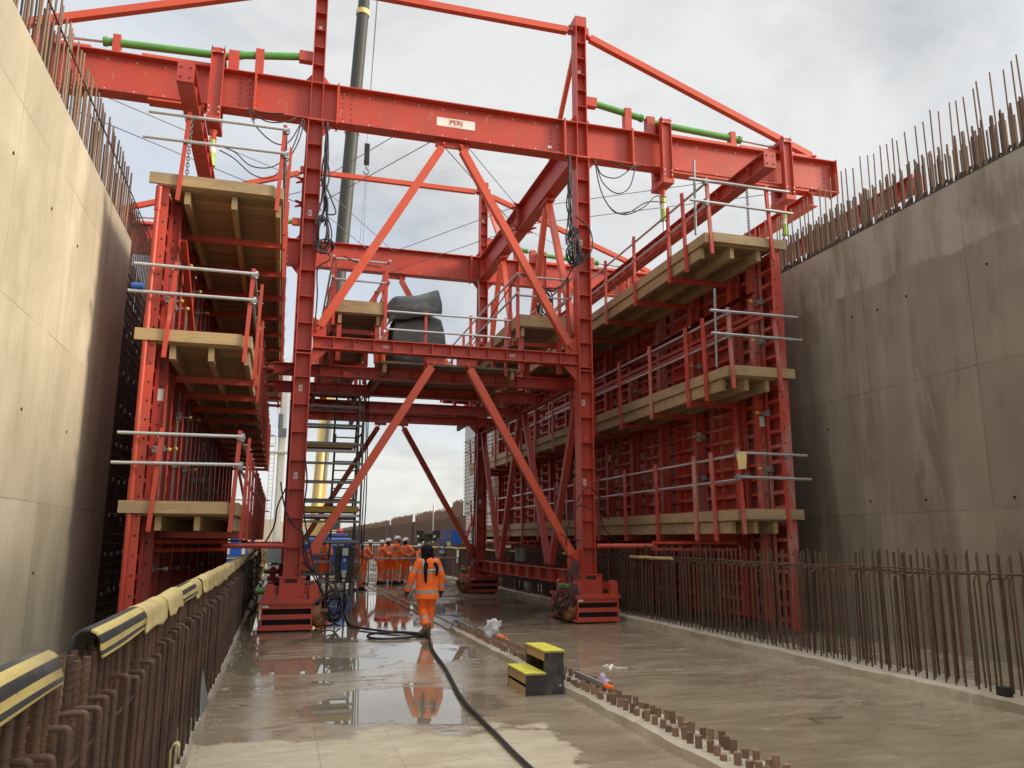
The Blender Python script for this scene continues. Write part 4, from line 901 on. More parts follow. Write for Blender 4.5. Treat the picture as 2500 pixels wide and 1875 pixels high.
cable('cable_bundle', 'tangled black cables spilling around the foot of the left front leg', [[(.44, 17, 3.4), (.5, 16.98, 2.9), (.47, 17, 2.3), (.6, 16.98, 1.7), (.75, 16.95, 1.1), (.95, 16.9, .6), (1.12, 16.9, .15), (1.3, 17.2, .03)], [(-.02, 17.05, 2.9), (.1, 16.95, 2.35), (.3, 16.95, 2.0), (.46, 16.95, 1.9), (.52, 17, 1.4), (.85, 16.95, .8), (1.1, 17, .3)], [(.1, 17.05, 2.8), (-.05, 17, 2.4), (-.1, 17.05, 2.0), (-.3, 17.3, 1.6)], [(.5, 17, 1.6), (.7, 16.95, 1.15), (1.0, 16.95, .9), (1.22, 16.95, .55), (1.3, 17, .3), (1.1, 16.95, .12)], [(.5, 17.1, 1.3), (.8, 17, 1.05), (1.15, 17, .85), (1.28, 17., .5)]]+[[(q[0], 17+.15*math.sin(i), max(.03, q[2])) for i, q in enumerate(p)] for p in coil(1.12, 17, .42, .25, .32, 7)]+[[(-.45+R.uniform(-.2, .2), 18+R.uniform(-.4, .6), 1.6-.28*j+R.uniform(-.1, .1)) for j in range(6)] for _ in range(5)], .016)
cable('cable_bundle', 'black hoses and cables dangling at the foot of the right front leg', [[(6.38, 17., 2.55), (6.6, 16.95, 2.9), (6.9, 16.98, 2.75), (7.15, 17, 2.2)], [(6.1, 16.95, 1.6), (6.15, 16.9, 2.1), (6.4, 16.95, 2.5), (6.75, 16.98, 2.4)], [(6.88, 17, 2.6), (7.05, 17, 2.0), (7.4, 17, 1.7)], [(5.95, 16.95, 1.9), (6.2, 16.9, 1.75), (6.45, 16.95, 1.75)]]+[[(6.3+R.uniform(-.1, .1), 16.95, 1.3), (6.15+R.uniform(-.15, .15), 16.8, .9), (6.05+R.uniform(-.2, .2), 16.6, .55), (5.9+R.uniform(-.3, .2), 16.7, .25)] for _ in range(8)]+coil(5.95, 16.85, .45, .2, .25, 5), .014)
cable('cable_bundle', 'thin black cables falling straight down beside the right rear leg', drop(6.35, 26.6, 11., 6.0, 5, .14)+drop(6.4, 26.9, 5.4, .8, 3, .1), .014)
cable('cable_run', 'black cables draped along the guard rail of the right walkway', [[(5.1, 25, 6.9), (5.12, 22, 7.3), (5.13, 20, 7.6), (5.14, 18.5, 7.8), (5.25, 17.5, 8.0), (5.7, 17.45, 7.7), (6.2, 17.45, 7.75), (6.4, 17.2, 8.1)], [(5.25, 17.5, 8.), (5.6, 17.45, 7.78), (6.0, 17.4, 7.62), (6.35, 17.3, 7.9)]]+coil(6.1, 18.3, 7.5, .16, .32, 6), .016)
cable('cable_run', 'black cable hanging from the rail of the left walkway and joists', [[(1.05, 17.45, 8.0), (1.4, 17.4, 7.85), (1.9, 17.42, 7.8)], [(-.1, 18.2, 5.4), (.5, 18.2, 5.62), (1.2, 18.2, 5.6), (1.6, 18.2, 5.45)], [(1.99, 20.85, 5.8), (2.05, 20.85, 4.), (2.02, 20.85, 2.), (2.05, 20.8, 1.2), (1.85, 20.5, .95)], [(2.06, 20.85, 5.8), (2.1, 20.85, 3.), (2.06, 20.85, 1.4)]], .014)
# ------------------------------------------------------------------ rubber matting on the platform
def roll(name, lab, pts, y0, y1, dy, th=.03):
    b = MB(); n = len(pts); ny = 10; vs = []
    for j in range(ny+1):
        f_ = j/ny
        for (x, z) in pts:
            k = noise.noise(V((x*2.1, f_*2.2, z*2.4)))
            vs.append((x+k*.05+dy*f_*.3, y0+(y1-y0)*f_, z+noise.noise(V((x*3+7, f_*3, z)))*.045+dy*f_))
    b.add(vs, [(j*n+i, j*n+i+1, (j+1)*n+i+1, (j+1)*n+i) for j in range(ny) for i in range(n-1)], 0, True)
    o = b.build(name, RUBBER); m = o.modifiers.new('t', 'SOLIDIFY'); m.thickness = th; s = o.modifiers.new('s', 'SUBSURF'); s.levels = s.render_levels = 1
    return tag(o, lab, 'rubber mat')
def fold(cx, cz, hw, hh, layers):
    p = []
    for l in range(layers):
        z = cz+hh*(2*l/(layers-1)-1) if layers > 1 else cz
        xs = [cx-hw, cx-hw*.5, cx, cx+hw*.5, cx+hw]
        p += [(x, z+.03*math.sin(x*5+l)) for x in (xs if l % 2 == 0 else xs[::-1])]
    return p
def block_mat(name, lab, x0, x1, y0, y1, prof, seed):     # folded sheet lying as a soft stack, front edge drooping
    b = MB(); nx = 16; n = len(prof); vs = []
    for i in range(nx+1):
        f_ = i/nx; x = x0+(x1-x0)*f_
        for k_, (y, z) in enumerate(prof):
            q = noise.noise(V((f_*2.3+seed, y*2, z*2.2)))+.45*abs(noise.noise(V((f_*7+seed, y*5, z*4))))-.3*abs(noise.noise(V((f_*3-z*4, seed, y)))); sd_ = (f_-.5)*2; vs.append((x+.13*noise.noise(V((seed, y*2, z*2.5+f_)))-.05*sd_*max(0, z-6.6)*seed, y+.14*q, z+.10*noise.noise(V((f_*2.2, y*1.5+seed, z)))+(.26*(f_-.25)-.55*max(0, .12-f_)*4 if seed < 2 else -.12*sd_*sd_*max(0, z-6.)/1.2)))
    b.add(vs, [(i*n+j, (i+1)*n+j, (i+1)*n+j+1, i*n+j+1) for i in range(nx) for j in range(n-1)], 0, True)
    o = b.build(name, RUBBER); m = o.modifiers.new('t', 'SOLIDIFY'); m.thickness = .03; s = o.modifiers.new('s', 'SUBSURF'); s.levels = s.render_levels = 1
    return tag(o, lab, 'rubber mat', 'rubber mats on the gantry platform')
block_mat('rubber_mat', 'thick folded black rubber mat standing on the gantry platform under another', 2.34, 3.62, 18.6, 19.8, [(18.5, 5.76), (18.42, 6.2), (18.44, 6.7), (18.5, 7.05), (18.62, 7.17), (19.1, 7.2), (19.5, 7.16), (19.62, 6.9), (19.62, 6.2), (19.6, 5.76)], 2.)
block_mat('rubber_mat', 'loose curling black rubber mat draped on top of the folded mat', 2.12, 3.48, 18.5, 19.8, [(18.3, 6.85), (18.28, 7.1), (18.3, 7.35), (18.42, 7.5), (18.6, 7.53), (19.0, 7.6), (19.5, 7.62), (19.75, 7.5), (19.9, 7.3)], 1.2)
b = MB(); pts = [(2.9, 18.3, 5.75), (3.2, 18.2, 5.85), (3.6, 18.3, 5.8), (4.0, 18.25, 5.76), (4.3, 18.2, 5.84), (4.35, 18.6, 5.75), (3.9, 19.2, 5.74), (3.0, 19.1, 5.74)]
b.poly(pts, (0, 0, .03)); o = tag(b.build('rubber_mat', RUBBER), 'flat torn scrap of black rubber lying at the platform edge', 'rubber mat', 'rubber mats on the gantry platform')
# ------------------------------------------------------------------ edge protectors along the left starters
def cover(name, lab, y0, y1, striped, grp, drop_=.24, ang=0.):
    arc = [(-.062, 1.24), (-.061, 1.28), (-.057, 1.32), (-.046, 1.346), (-.028, 1.362), (-.006, 1.367), (.018, 1.365), (.036, 1.357), (.050, 1.343), (.058, 1.328), (.061, 1.315)]
    prof = arc+[(.062+.012*i/7, 1.315-(1.315-(1.367-drop_))*(i/7)) for i in range(1, 8)]
    b = MB(); n = len(prof); m = 10; vs = []; sx = random.uniform(0, 9)
    for j in range(m+1):
        f_ = j/m; y = y0+(y1-y0)*f_
        for k_, (x, z) in enumerate(prof):
            lw = max(0, (k_-8)/9) if k_ > 8 else max(0, (3-k_)/3)
            q = .012*noise.noise(V((f_*1.3+sx, 0, sx)))+lw*.022*noise.noise(V((f_*1.6+sx, k_*.12, 3)))
            e = lw*(.03 if not striped else .008)*noise.noise(V((f_*2.2+sx, 5, sx)))
            vs.append((-.75+x*1.05+q*(1 if x > 0 else .6), y+(lw*.03*noise.noise(V((sx, 2, k_*.2))) if j in (0, m) else 0), z+e+ang*(f_-.5)+.012+.006*noise.noise(V((f_*1.5, sx, 1)))))
    pat = [1, 1, 1, 1, 1, 1, 0, 0, 1, 1, 1, 0, 0, 0, 1, 1, 0, 0]
    b.add(vs, [(j*n+i, (j+1)*n+i, (j+1)*n+i+1, j*n+i+1) for j in range(m) for i in range(n-1)], 0, True)
    if striped: b.m = [pat[i] for j in range(m) for i in range(n-1)]
    o = b.build(name, [FOAMB, FOAMK] if striped else [FOAM]); s = o.modifiers.new('t', 'SOLIDIFY'); s.thickness = .012; s.offset = 1; return tag(o, lab, 'edge protector', grp)
SG = 'striped covers on the left starter bars'; PG = 'plain yellow covers on the left starter bars'
cover('striped_cover', 'striped yellow and black cover nearest the camera, cut by the left picture edge', 1.9, 3.2, True, SG, .115)
cover('striped_cover', 'second striped yellow and black cover from the camera on the left starter bars', 3.84, 5.06, True, SG, .115)
cover('striped_cover', 'third and farthest striped cover, squeezed between two plain yellow covers', 6.93, 8.1, True, SG, .12)
names = ['first plain cover from the camera, beige and wide, after the second striped cover', 'bright yellow open ended cover just before the third striped cover', 'short yellow cover tucked just behind the third striped cover', 'fourth plain yellow cover from the camera on the left starter bars', 'fifth plain yellow cover from the camera on the left starter bars', 'sixth plain yellow cover from the camera on the left starter bars']
for i, (y0, y1) in enumerate(((5.05, 5.92), (6.0, 6.9), (8.0, 8.5), (8.6, 9.6), (9.5, 10.4), (10.45, 11.5))): cover('foam_cover', names[i], y0, y1, False, PG, R.uniform(.14, .20), R.uniform(-.02, .02))
y = 11.55
while y < 42:
    l_ = R.uniform(1.0, 1.9); cover('foam_cover', 'small pale yellow cover in the far run along the left starter bars', y, y+l_, False, PG, R.uniform(.12, .19), R.uniform(-.02, .02)); y += l_+R.uniform(-.05, .3)
b = MB(); q = [(-.03, 0), (-.03, .17), (-.015, .21), (.015, .22), (.03, .20), (.03, .12)]
b.add([(-.62+x, yy, .12+z) for yy in (6.42, 6.50) for x, z in q], [(i, i+1, 7+i, 6+i) for i in range(5)], 0, True)
o = b.build('bent_foam', CREAM); m = o.modifiers.new('t', 'SOLIDIFY'); m.thickness = .008; tag(o, 'small bent yellow foam piece fallen at the foot of the left starter bars', 'foam cap')
b = MB(); b.poly([(-.615, 8.6, .10), (-.60, 9.25, .10), (-.64, 8.75, .50)], (-.012, .0, 0)); tag(b.build('plate', GALVD), 'triangular grey steel plate leaning on the left starter bars', 'plate')
b = MB(); b.box(-.62, -.58, 24, 24.4, .05, 1.2); tag(b.build('foam_post', FOAM), 'tall yellow foam strip standing on the far left starter bars', 'foam strip')
b = MB()
for i in range(9): b.tube(cat([(-.6+R.uniform(-.15, .2), 33+R.uniform(-1, 1), 1.35-.22*j+R.uniform(-.05, .05)) for j in range(6)], 3), .02, 5)
tag(b.build('sheeting', CREAM), 'tangle of yellow sheeting strips at the far end of the left starters', 'sheeting')
# ---- yellow foam tubes along the right starters
for (a, c, l_) in ((15.05, 16.1, 'near yellow foam tube on the right starter bars, left half of a pair'), (16.1, 17.1, 'near yellow foam tube on the right starter bars, far half of a pair')):
    b = MB(); b.cyl((7.70, a, 1.385), (7.70, c-.02, 1.375), .034, 10); tag(b.build('foam_tube', FOAM), l_, 'foam tube', 'foam tubes along the right starter bars')
y = 20.
while y < 50:
    l_ = R.uniform(1.1, 1.9)
    if R.random() < .78: b = MB(); b.cyl((7.70, y, 1.38+R.uniform(-.03, .02)), (7.70, y+l_-.05, 1.38+R.uniform(-.03, .02)), .036, 8); tag(b.build('foam_tube', FOAM), 'pale yellow foam tube in the far run along the right starter bars', 'foam tube', 'foam tubes along the right starter bars')
    y += l_
for (yy, l_) in ((45., 'far small yellow panel above the right starter bars'), (37.8, 'middle small yellow panel above the right starter bars'), (27.4, 'near small yellow panel above the right starter bars')): MB_ = MB().box(7.72, 7.75, yy-.35, yy+.35, 1.47, 1.66); tag(MB_.build('marker_board', CREAM), l_, 'foam panel')
b = MB(); b.box(7.66, 7.68, 35.2, 35.6, .75, 1.3); tag(b.build('notice', LAB), 'small white paper notice hanging on the far right starter bars', 'notice')
t = T('plastic_tub', 'small grey tub hung on the sole beam of the right legs', 'tub', (6.75, 22.6, 1.2)); b = MB(); b.rings([(6.75, 22.6, 1.15, .14, .2), (6.75, 22.6, 1.5, .17, .24), (6.75, 22.6, 1.53, .19, .26)], 16); b.build('tub', GREYS, t)
b = MB(); b.tube(cat([(6.75, 22.4, 1.52), (6.75, 22.5, 1.75), (6.75, 22.7, 1.75), (6.75, 22.8, 1.52)], 4), .012, 6); b.build('handle', BLACK, t)
# ------------------------------------------------------------------ step box
t = T('step_box', 'two tread wooden step box with yellow treads and black side by the centre kerb', 'steps', (3.04, 9.6, 0))
prof = [(2.81, 0), (3.27, 0), (3.27, .465), (3.04, .465), (3.04, .225), (2.81, .225)]
for y in (9.2, 9.93): b = MB(); b.poly([(x, y, z) for x, z in prof], (0, .02, 0)); b.build('side_board', PLYK, t)
b = MB(); b.box(2.812, 2.83, 9.221, 9.929, .0, .085); b.box(2.812, 2.83, 9.221, 9.929, .125, .223); b.box(3.042, 3.06, 9.221, 9.929, .37, .463); b.build('riser', PLYW, t)
MB().box(3.25, 3.268, 9.221, 9.929, .0, .463).build('back_board', PLYW, t)
for x0, x1, z in ((2.80, 3.05, .225), (3.03, 3.28, .465)):
    o = MB().box(x0, x1, 9.19, 9.96, z+.001, z+.016).build('tread', PLYW, t); MB().box(x0-.001, x1+.001, 9.188, 9.962, z+.017, z+.024).build('grit_sheet', GRITY, o)
MB().cyl((3.225, 9.199, .10), (3.225, 9.193, .10), .012, 10).build('screw', BOLT, t)
# ------------------------------------------------------------------ debris on the centre kerb
b = MB(); vs = []
for j in range(9):
    for i in range(7):
        u, v = i/6-.5, j/8; vs.append((3.60+u*.24+.02*math.sin(v*9), 13.75+.05*noise.noise(V((u*5, v*5, 1)))+.04*math.cos(u*7), .08+.34*v*(1-.25*abs(u)+(.07*math.sin(u*13) if j == 8 else 0))))
b.add(vs, [(j*7+i, j*7+i+1, (j+1)*7+i+1, (j+1)*7+i) for j in range(8) for i in range(6)], 0, True)
o = b.build('plastic_bag', PLASTIC); m = o.modifiers.new('t', 'SOLIDIFY'); m.thickness = .03; tag(o, 'crumpled clear plastic bag standing up on the centre kerb', 'plastic bag')
b = MB(); b.ball((3.66, 13.45, .14), .07, .09, .06, 10, 6); b.tube(cat([(3.6, 13.4, .12), (3.7, 13.3, .16), (3.72, 13.2, .1)], 4), .02, 6); tag(b.build('glove', HIVIS), 'crumpled orange glove beside the plastic bag on the kerb', 'glove')
b = MB(); b.cyl((3.42, 15.9, .2), (3.52, 14.8, .16), .03, 10); tag(b.build('pipe', GALVD), 'short grey pipe lying on the far end of the centre kerb', 'pipe')
b = MB(); b.tube(cat([(3.40, 14.2, .12), (3.42, 14.15, .22), (3.5, 14.1, .22), (3.55, 14., .16), (3.62, 13.95, .22), (3.62, 13.9, .1)], 4), .018, 6); b.tube(cat([(3.34, 15.85, .1), (3.36, 15.8, .2), (3.45, 15.7, .22), (3.5, 15.6, .1)], 4), .012, 6); tag(b.build('clamp_scrap', GALVD), 'bent grey metal scrap on the kerb in front of the pipe', 'scrap')
b = MB(); b.bar((3.50, 9.45, .2), (3.58, 8.72, .17), .045, .035); b.bar((3.58, 8.72, .17), (3.60, 8.55, .165), .042, .03, mi=1); tag(b.build('hand_tool', [GALVD, HIVIS]), 'grey bar with an orange tip lying across the bar stubs', 'tool')
b = MB(); b.ball((3.68, 9.02, .17), .045, .05, .085, 10, 7); b.ball((3.71, 8.97, .14), .05, .05, .05, 8, 5); tag(b.build('rag', LILAC), 'small lilac rag crumpled on the bar stubs beside the step box', 'rag')
b = MB(); b.ball((2.28, 18.6, .015), .14, .10, .05, 10, 5); b.ball((2.42, 18.5, .01), .09, .07, .035, 8, 5); tag(b.build('rag', RED), 'orange red rag lying flat in the wet lane behind the cable', 'rag')
b = MB()
for i in range(8): b.bar((4.45+R.uniform(0, .3), 10.6+R.uniform(0, .5), .01), (4.45+R.uniform(0, .3), 10.6+R.uniform(0, .5), .015), .03, .008)
tag(b.build('litter', LAB), 'scraps of pale litter on the wet floor of the right lane', 'litter')
b = MB(); b.tube([(5.15, 7.05, .012), (5.17, 7.3, .012), (5.55, 7.28, .012)], .0035, 5); tag(b.build('wire_offcut', RUSTD), 'thin bent wire offcut lying on the right lane floor', 'wire')

# ------------------------------------------------------------------ people
def skin_mesh(name, mat, chains, parent):
    vs, es, rs = [], [], []; idx = {}
    for ch in chains:
        prev = None
        for (key, p, r) in ch:
            if key and key in idx: i = idx[key]
            else:
                i = len(vs); vs.append(p); rs.append(r)
                if key: idx[key] = i
            if prev is not None and prev != i: es.append((prev, i))
            prev = i
    me = bpy.data.meshes.new(name); me.from_pydata([V(v)[:] for v in vs], es, []); ob = bpy.data.objects.new(name, me); COL.objects.link(ob)
    ob.modifiers.new('s', 'SKIN'); sd = me.skin_vertices[0].data
    for i, r in enumerate(rs): sd[i].radius = (r, r); sd[i].use_root = (i == 0)
    q = ob.modifiers.new('u', 'SUBSURF'); q.levels = q.render_levels = 1
    bpy.context.view_layer.update()
    m2 = bpy.data.meshes.new_from_object(ob.evaluated_get(bpy.context.evaluated_depsgraph_get()))
    bpy.data.objects.remove(ob); bpy.data.meshes.remove(me); m2.name = name; m2.materials.clear(); m2.materials.append(mat)
    m2.polygons.foreach_set('material_index', [0]*len(m2.polygons)); m2.polygons.foreach_set('use_smooth', [True]*len(m2.polygons))
    o = bpy.data.objects.new(name, m2); COL.objects.link(o); o.parent = parent; return o
def person(lab, loc, rz, h, pose=None, hat=None, hem=.88, boots=BOOTK, skin=SKINL, beard=False, braids=False, glove=None, bend=0., group='workers in orange suits'):
    t = T('person', lab, 'person', loc, rz, group, local=True); OFF[t.name] = V()
    k = h/1.75
    J = dict(hL=(-.10, 0, .93), hR=(.10, 0, .93), kL=(-.11, .03, .51), kR=(.11, .03, .51), aL=(-.11, -.02, .10), aR=(.11, -.02, .10), tL=(-.12, .17, .035), tR=(.12, .17, .035),
             sL=(-.168, 0, 1.385), sR=(.168, 0, 1.385), eL=(-.26, -.03, 1.14), eR=(.26, -.03, 1.14), wL=(-.28, .05, .90), wR=(.28, .05, .90), hd=(0, .03, 1.64), cL=(0, 0, 0), cR=(0, 0, 0))
    J.update(pose or {}); B = lambda z: bend*max(0, z-.93)     # forward lean of the trunk
    def P(n_): 
        v = V(J[n_]);
        if n_[0] in 'sewh' and n_ not in ('hL', 'hR'): v.y += B(v.z) if n_[0] == 's' or n_ == 'hd' else 0
        return v*k
    def hand(s, wr, el):
        d = (wr-el).normalized(); x = V((1 if s == 'R' else -1, 0, 0)); pn = wr+d*.05*k; tp = wr+d*.09*k
        sd = d.cross(x).normalized() if abs(d.dot(x)) < .9 else V((0, 1, 0)); ch = [[('w'+s, wr, .026*k), ('p'+s, pn, .032*k), ('q'+s, tp, .03*k)]]
        inn = -x*(1 if abs(d.dot(x)) < .9 else 0)
        for i, (o_, l_) in enumerate(((-.027, .070), (-.009, .082), (.009, .077), (.026, .060))):
            b0 = tp+sd*o_*k; ch.append([('q'+s, tp, .03*k), (None, b0+d*.018*k, .0105*k), (None, b0+d*l_*.6*k+inn*.008*k, .0095*k), (None, b0+d*l_*k+inn*.026*k, .008*k)])
        ch.append([('p'+s, pn, .032*k), (None, pn-sd*.038*k+d*.01*k, .012*k), (None, pn-sd*.052*k+d*.045*k+inn*.015*k, .009*k)]); return ch
    nb = V((0, B(1.47), 1.47))*k; hd = P('hd'); fd = V((math.sin(J.get('yaw', 0)), math.cos(J.get('yaw', 0)), J.get('nod', 0)))
    ch = [[('pel', V((0, 0, .95))*k, .10*k), ('bel', V((0, B(1.13), 1.13))*k, .10*k), ('che', V((0, B(1.34), 1.34))*k, .11*k), ('nb', nb, .058*k), ('jw', hd-V((0, 0, .075*k))+fd*.01*k, .062*k), ('hd', hd, .088*k), ('ht', hd+V((0, 0, .065*k))-fd*.01*k, .062*k)],
          [('hd', hd, .088*k), (None, hd+fd*.085*k-V((0, 0, .015*k)), .022*k), (None, hd+fd*.115*k-V((0, 0, .032*k)), .012*k)],
          [('jw', None, 0), (None, hd+fd*.085*k-V((0, 0, .085*k)), .026*k)]]
    for s in 'LR':
        S, E_, W = P('s'+s), P('e'+s), P('w'+s)
        ch.append([('che', None, 0), ('s'+s, S, .055*k), ('e'+s, E_, .040*k), ('w'+s, W, .026*k)]); ch += hand(s, W, E_)
        ch.append([('pel', None, 0), ('h'+s, P('h'+s), .085*k), ('k'+s, P('k'+s), .055*k), ('a'+s, P('a'+s), .038*k), ('f'+s, (P('a'+s)+P('t'+s))/2-V((0, 0, .02*k)), .036*k), ('t'+s, P('t'+s), .03*k)])
    body = skin_mesh('body', skin, ch, t)
    ears = [MB().ball((hd+V((fd.y, -fd.x, 0))*.088*k*q)[:], .018*k, .025*k, .035*k, 8, 5) for q in (-1, 1)]
    for e in ears: e.build('ear', skin, t, V())
    for q in (-1, 1):
        c = hd+fd*.080*k+V((fd.y, -fd.x, 0))*.034*k*q+V((0, 0, .008*k)); MB().ball(c[:], .011*k, n=6, m=4).build('eye', DARK, t, V())
    # jacket: torso rings with reflective bands, sleeves, collar
    def ring(z, rx, ry, dx=0.): return (dx*k, B(z)*k+.0, z*k, rx*k, ry*k)
    zs = [(hem, .235, .165), (hem+.06, .232, .162), (hem+.10, .228, .16), (hem+.165, .226, .158), (hem+.22, .22, .15), (1.18, .215, .145), (1.235, .213, .145), (1.30, .213, .145), (1.36, .212, .14), (1.42, .198, .125), (1.465, .15, .105), (1.50, .095, .085)]
    zs = sorted(zs); rs = [ring(*q) for q in zs]; mis = []
    for i in range(len(zs)-1): zc = (zs[i][0]+zs[i+1][0])/2; mis.append(1 if hem+.09 < zc < hem+.17 or 1.175 < zc < 1.24 else 0)
    b = MB(); b.rings(rs, 36, mis, .09, sum(loc)); b.build('jacket', [HIVIS, REFL], t, V())
    b = MB()
    for s, x in (('L', -.11), ('R', .11)):
        pts = cat([(x*k, (B(1.2)-.150)*k, 1.22*k), (x*k*1.05, (B(1.36)-.142)*k, 1.37*k), (x*k*1.05, (B(1.45)-.06)*k, 1.462*k), (x*k*1.05, (B(1.42)+.10)*k, 1.43*k), (x*k, (B(1.2)+.150)*k, 1.22*k)], 4)
        for i in range(len(pts)-1): b.bar(pts[i], pts[i+1], .055*k, .008, (0, pts[i].y-B(1.3)*k, .4))
    b.build('brace_band', REFL, t, V())
    for s in 'LR':
        S, E_, W = P('s'+s), P('e'+s), P('w'+s); i0 = V((0, B(1.42)*k, 1.425*k)).lerp(S, .45)
        pts = [i0, S, S.lerp(E_, .35), S.lerp(E_, .5), S.lerp(E_, .68), E_, E_.lerp(W, .4), E_.lerp(W, .58), E_.lerp(W, .8), W+(W-E_).normalized()*.015*k]
        b = MB(); b.tube(pts, [.085*k, .092*k, .082*k, .080*k, .078*k, .072*k, .068*k, .066*k, .064*k, .06*k], 14, mis=[0, 0, 0, 1, 0, 0, 0, 1, 0]); b.build('sleeve', [HIVIS, REFL], t, V())
        H, K, A = P('h'+s), P('k'+s), P('a'+s)
        pts = [H+V((0, 0, .06*k)), H.lerp(K, .35), K+V((0, 0, .06*k)), K, K.lerp(A, .25), K.lerp(A, .45), K.lerp(A, .6), K.lerp(A, .78), A+V((0, 0, .03*k))]
        b = MB(); b.tube(pts, [.125*k, .118*k, .098*k, .094*k, .09*k, .089*k, .092*k, .095*k, .09*k], 14, mis=[0, 0, 0, 0, 0, 1, 0, 0] if hem < .8 else [0, 0, 0, 1, 0, 1, 0, 0]); b.build('trouser_leg', [HIVIS, REFL], t, V())
        T_ = P('t'+s); fdv = (T_-A); fdv.z = 0; fdv.normalize(); sdv = V((fdv.y, -fdv.x, 0)); heel = A-fdv*.06*k
        b = MB(); base = A.z-.10*k; tl_ = (T_.z-.035*k)-base
        sec = []
        for f_, hw, top in ((-.07, .036, .11), (-.03, .045, .20), (.03, .046, .20), (.08, .047, .115), (.14, .05, .085), (.19, .044, .065), (.22, .02, .04)):
            c = A+fdv*f_*k; z0 = base+max(0, f_/.2)*tl_+(J['c'+s][2]*k*max(0, -f_+.1)*4 if f_ < .1 else 0)
            sec += [c+sdv*hw*k+V((0, 0, z0-c.z)), c+sdv*hw*.9*k+V((0, 0, z0+top*k*.7-c.z)), c+V((0, 0, z0+top*k-c.z)), c-sdv*hw*.9*k+V((0, 0, z0+top*k*.7-c.z)), c-sdv*hw*k+V((0, 0, z0-c.z))]
        b.add(sec, [(i*5+j, i*5+(j+1) % 5, (i+1)*5+(j+1) % 5, (i+1)*5+j) for i in range(6) for j in range(5)]+[(4, 3, 2, 1, 0), (30, 31, 32, 33, 34)], 0, True); b.build('boot', boots, t, V())
        if glove:
            d = (W-E_).normalized(); b = MB(); b.tube([W-d*.02*k, W+d*.04*k, W+d*.09*k], [.04*k, .046*k, .04*k], 10)
            sd = V((0, 1, 0)) if abs(d.y) < .8 else V((1, 0, 0))
            for o_, l_ in ((-.03, .06), (-.01, .075), (.01, .07), (.03, .055)): b.tube([W+d*.085*k+sd*o_*k, W+d*(.085+l_*.6)*k+sd*o_*k, W+d*(.085+l_)*k+sd*o_*k*.8+V((0, .015*k, 0))], [.0145*k, .013*k, .009*k], 6)
            b.tube([W+d*.03*k+sd*.035*k, W+d*.07*k+sd*.062*k, W+d*.10*k+sd*.066*k], [.015*k, .013*k, .01*k], 6); b.build('glove', glove, t, V())
    b = MB(); c = nb+V((0, 0, .01)); b.rings([(c.x, c.y-.01*k, c.z-.03*k, .10*k, .09*k), (c.x, c.y-.012*k, c.z+.03*k, .088*k, .085*k), (c.x, c.y-.012*k, c.z+.07*k, .075*k, .075*k)], 16); b.build('collar', HIVIS, t, V())
    if hat:
        hm = {'white': HELM, 'blue': HELMB}[hat]; b = MB(); tp = hd+V((0, 0, .03*k)); tp = tp[:]
        b.ball(tp, .112*k, .128*k, .118*k, 16, 7, 0, -.05, 1.); q = V(tp)+fd*.10*k-V((0, 0, .004)); b.ball(q[:], .085*k, .075*k, .012*k, 12, 4); b.box(tp[0]-.012*k, tp[0]+.012*k, tp[1]-.11*k, tp[1]+.11*k, tp[2]+.09*k, tp[2]+.125*k); b.build('helmet', hm, t, V())
    else:
        b = MB(); c = (hd+V((0, -.02*k, .012*k)))[:]; b.ball(c, (.125 if braids else .108)*k, .128*k, .13*k, 16, 9); b.build('hair', HAIR, t, V())
    if beard: b = MB(); b.ball((hd+fd*.045*k-V((0, 0, .085*k)))[:], .066*k, .06*k, .055*k, 10, 6); b.build('beard', HAIR, t, V())
    if braids:
        b = MB(); c = hd-V((0, .035*k, .04*k)); b.rings([(c.x, c.y, c.z+.10*k, .09*k, .08*k), (c.x, c.y-.015*k, c.z, .118*k, .10*k), (c.x-.005, c.y-.02*k, c.z-.09*k, .112*k, .085*k), (c.x-.01, c.y-.025*k, c.z-.16*k, .09*k, .06*k)], 18, None, .12, 4)
        for i in range(16):
            x0 = -.085+.17*i/15; side = -1 if x0 < .01 else 1; ln = (.42 if side < 0 else .30)*(.75+.25*((i*7) % 5)/4)
            xe = -.075+x0*.25 if side < 0 else .135+x0*.12
            pts = cat([(x0*k, hd.y-.10*k, hd.z-.06*k), ((x0*.75-(.01 if side < 0 else -.02))*k, hd.y-.125*k, hd.z-.18*k), (xe*k, -.175*k+.0, hd.z-.18*k-ln*.45*k), ((xe-.01*side)*k, -.18*k, hd.z-.18*k-ln*k)], 4)
            b.tube(pts, [.027*k, .028*k]+[.026*k]*(len(pts)-4)+[.018*k, .009*k], 6)
        b.build('braids', HAIR, t, V())
        # hood lying folded on the back, back print band
        b = MB(); b.ball((.035*k, -.115*k, 1.375*k), .115*k, .05*k, .105*k, 14, 8); b.ball((.03*k, -.125*k, 1.31*k), .085*k, .045*k, .05*k, 12, 6); b.build('hood', HIVIS, t, V())
        MB().box(-.02*k, .10*k, -.175*k, -.165*k, 1.245*k, 1.262*k).build('back_print', LAB, t, V())
    return t
person('woman in orange hi-vis coat with black braids walking away over the cable', (2.73, 15.25, 0), .05, 1.68,
       dict(eL=(-.30, .02, 1.12), wL=(-.36, .10, .86), eR=(.27, -.03, 1.14), wR=(.285, .03, .87), kL=(-.07, .05, .50), aL=(-.02, -.12, .17), tL=(-.17, -.02, .04), cL=(0, 0, .12), aR=(.06, .1, .10), tR=(.06, .28, .035), kR=(.09, .10, .50), hd=(-.02, .02, 1.60)), None, .70, BOOT, SKIND, False, True, BOOTK)
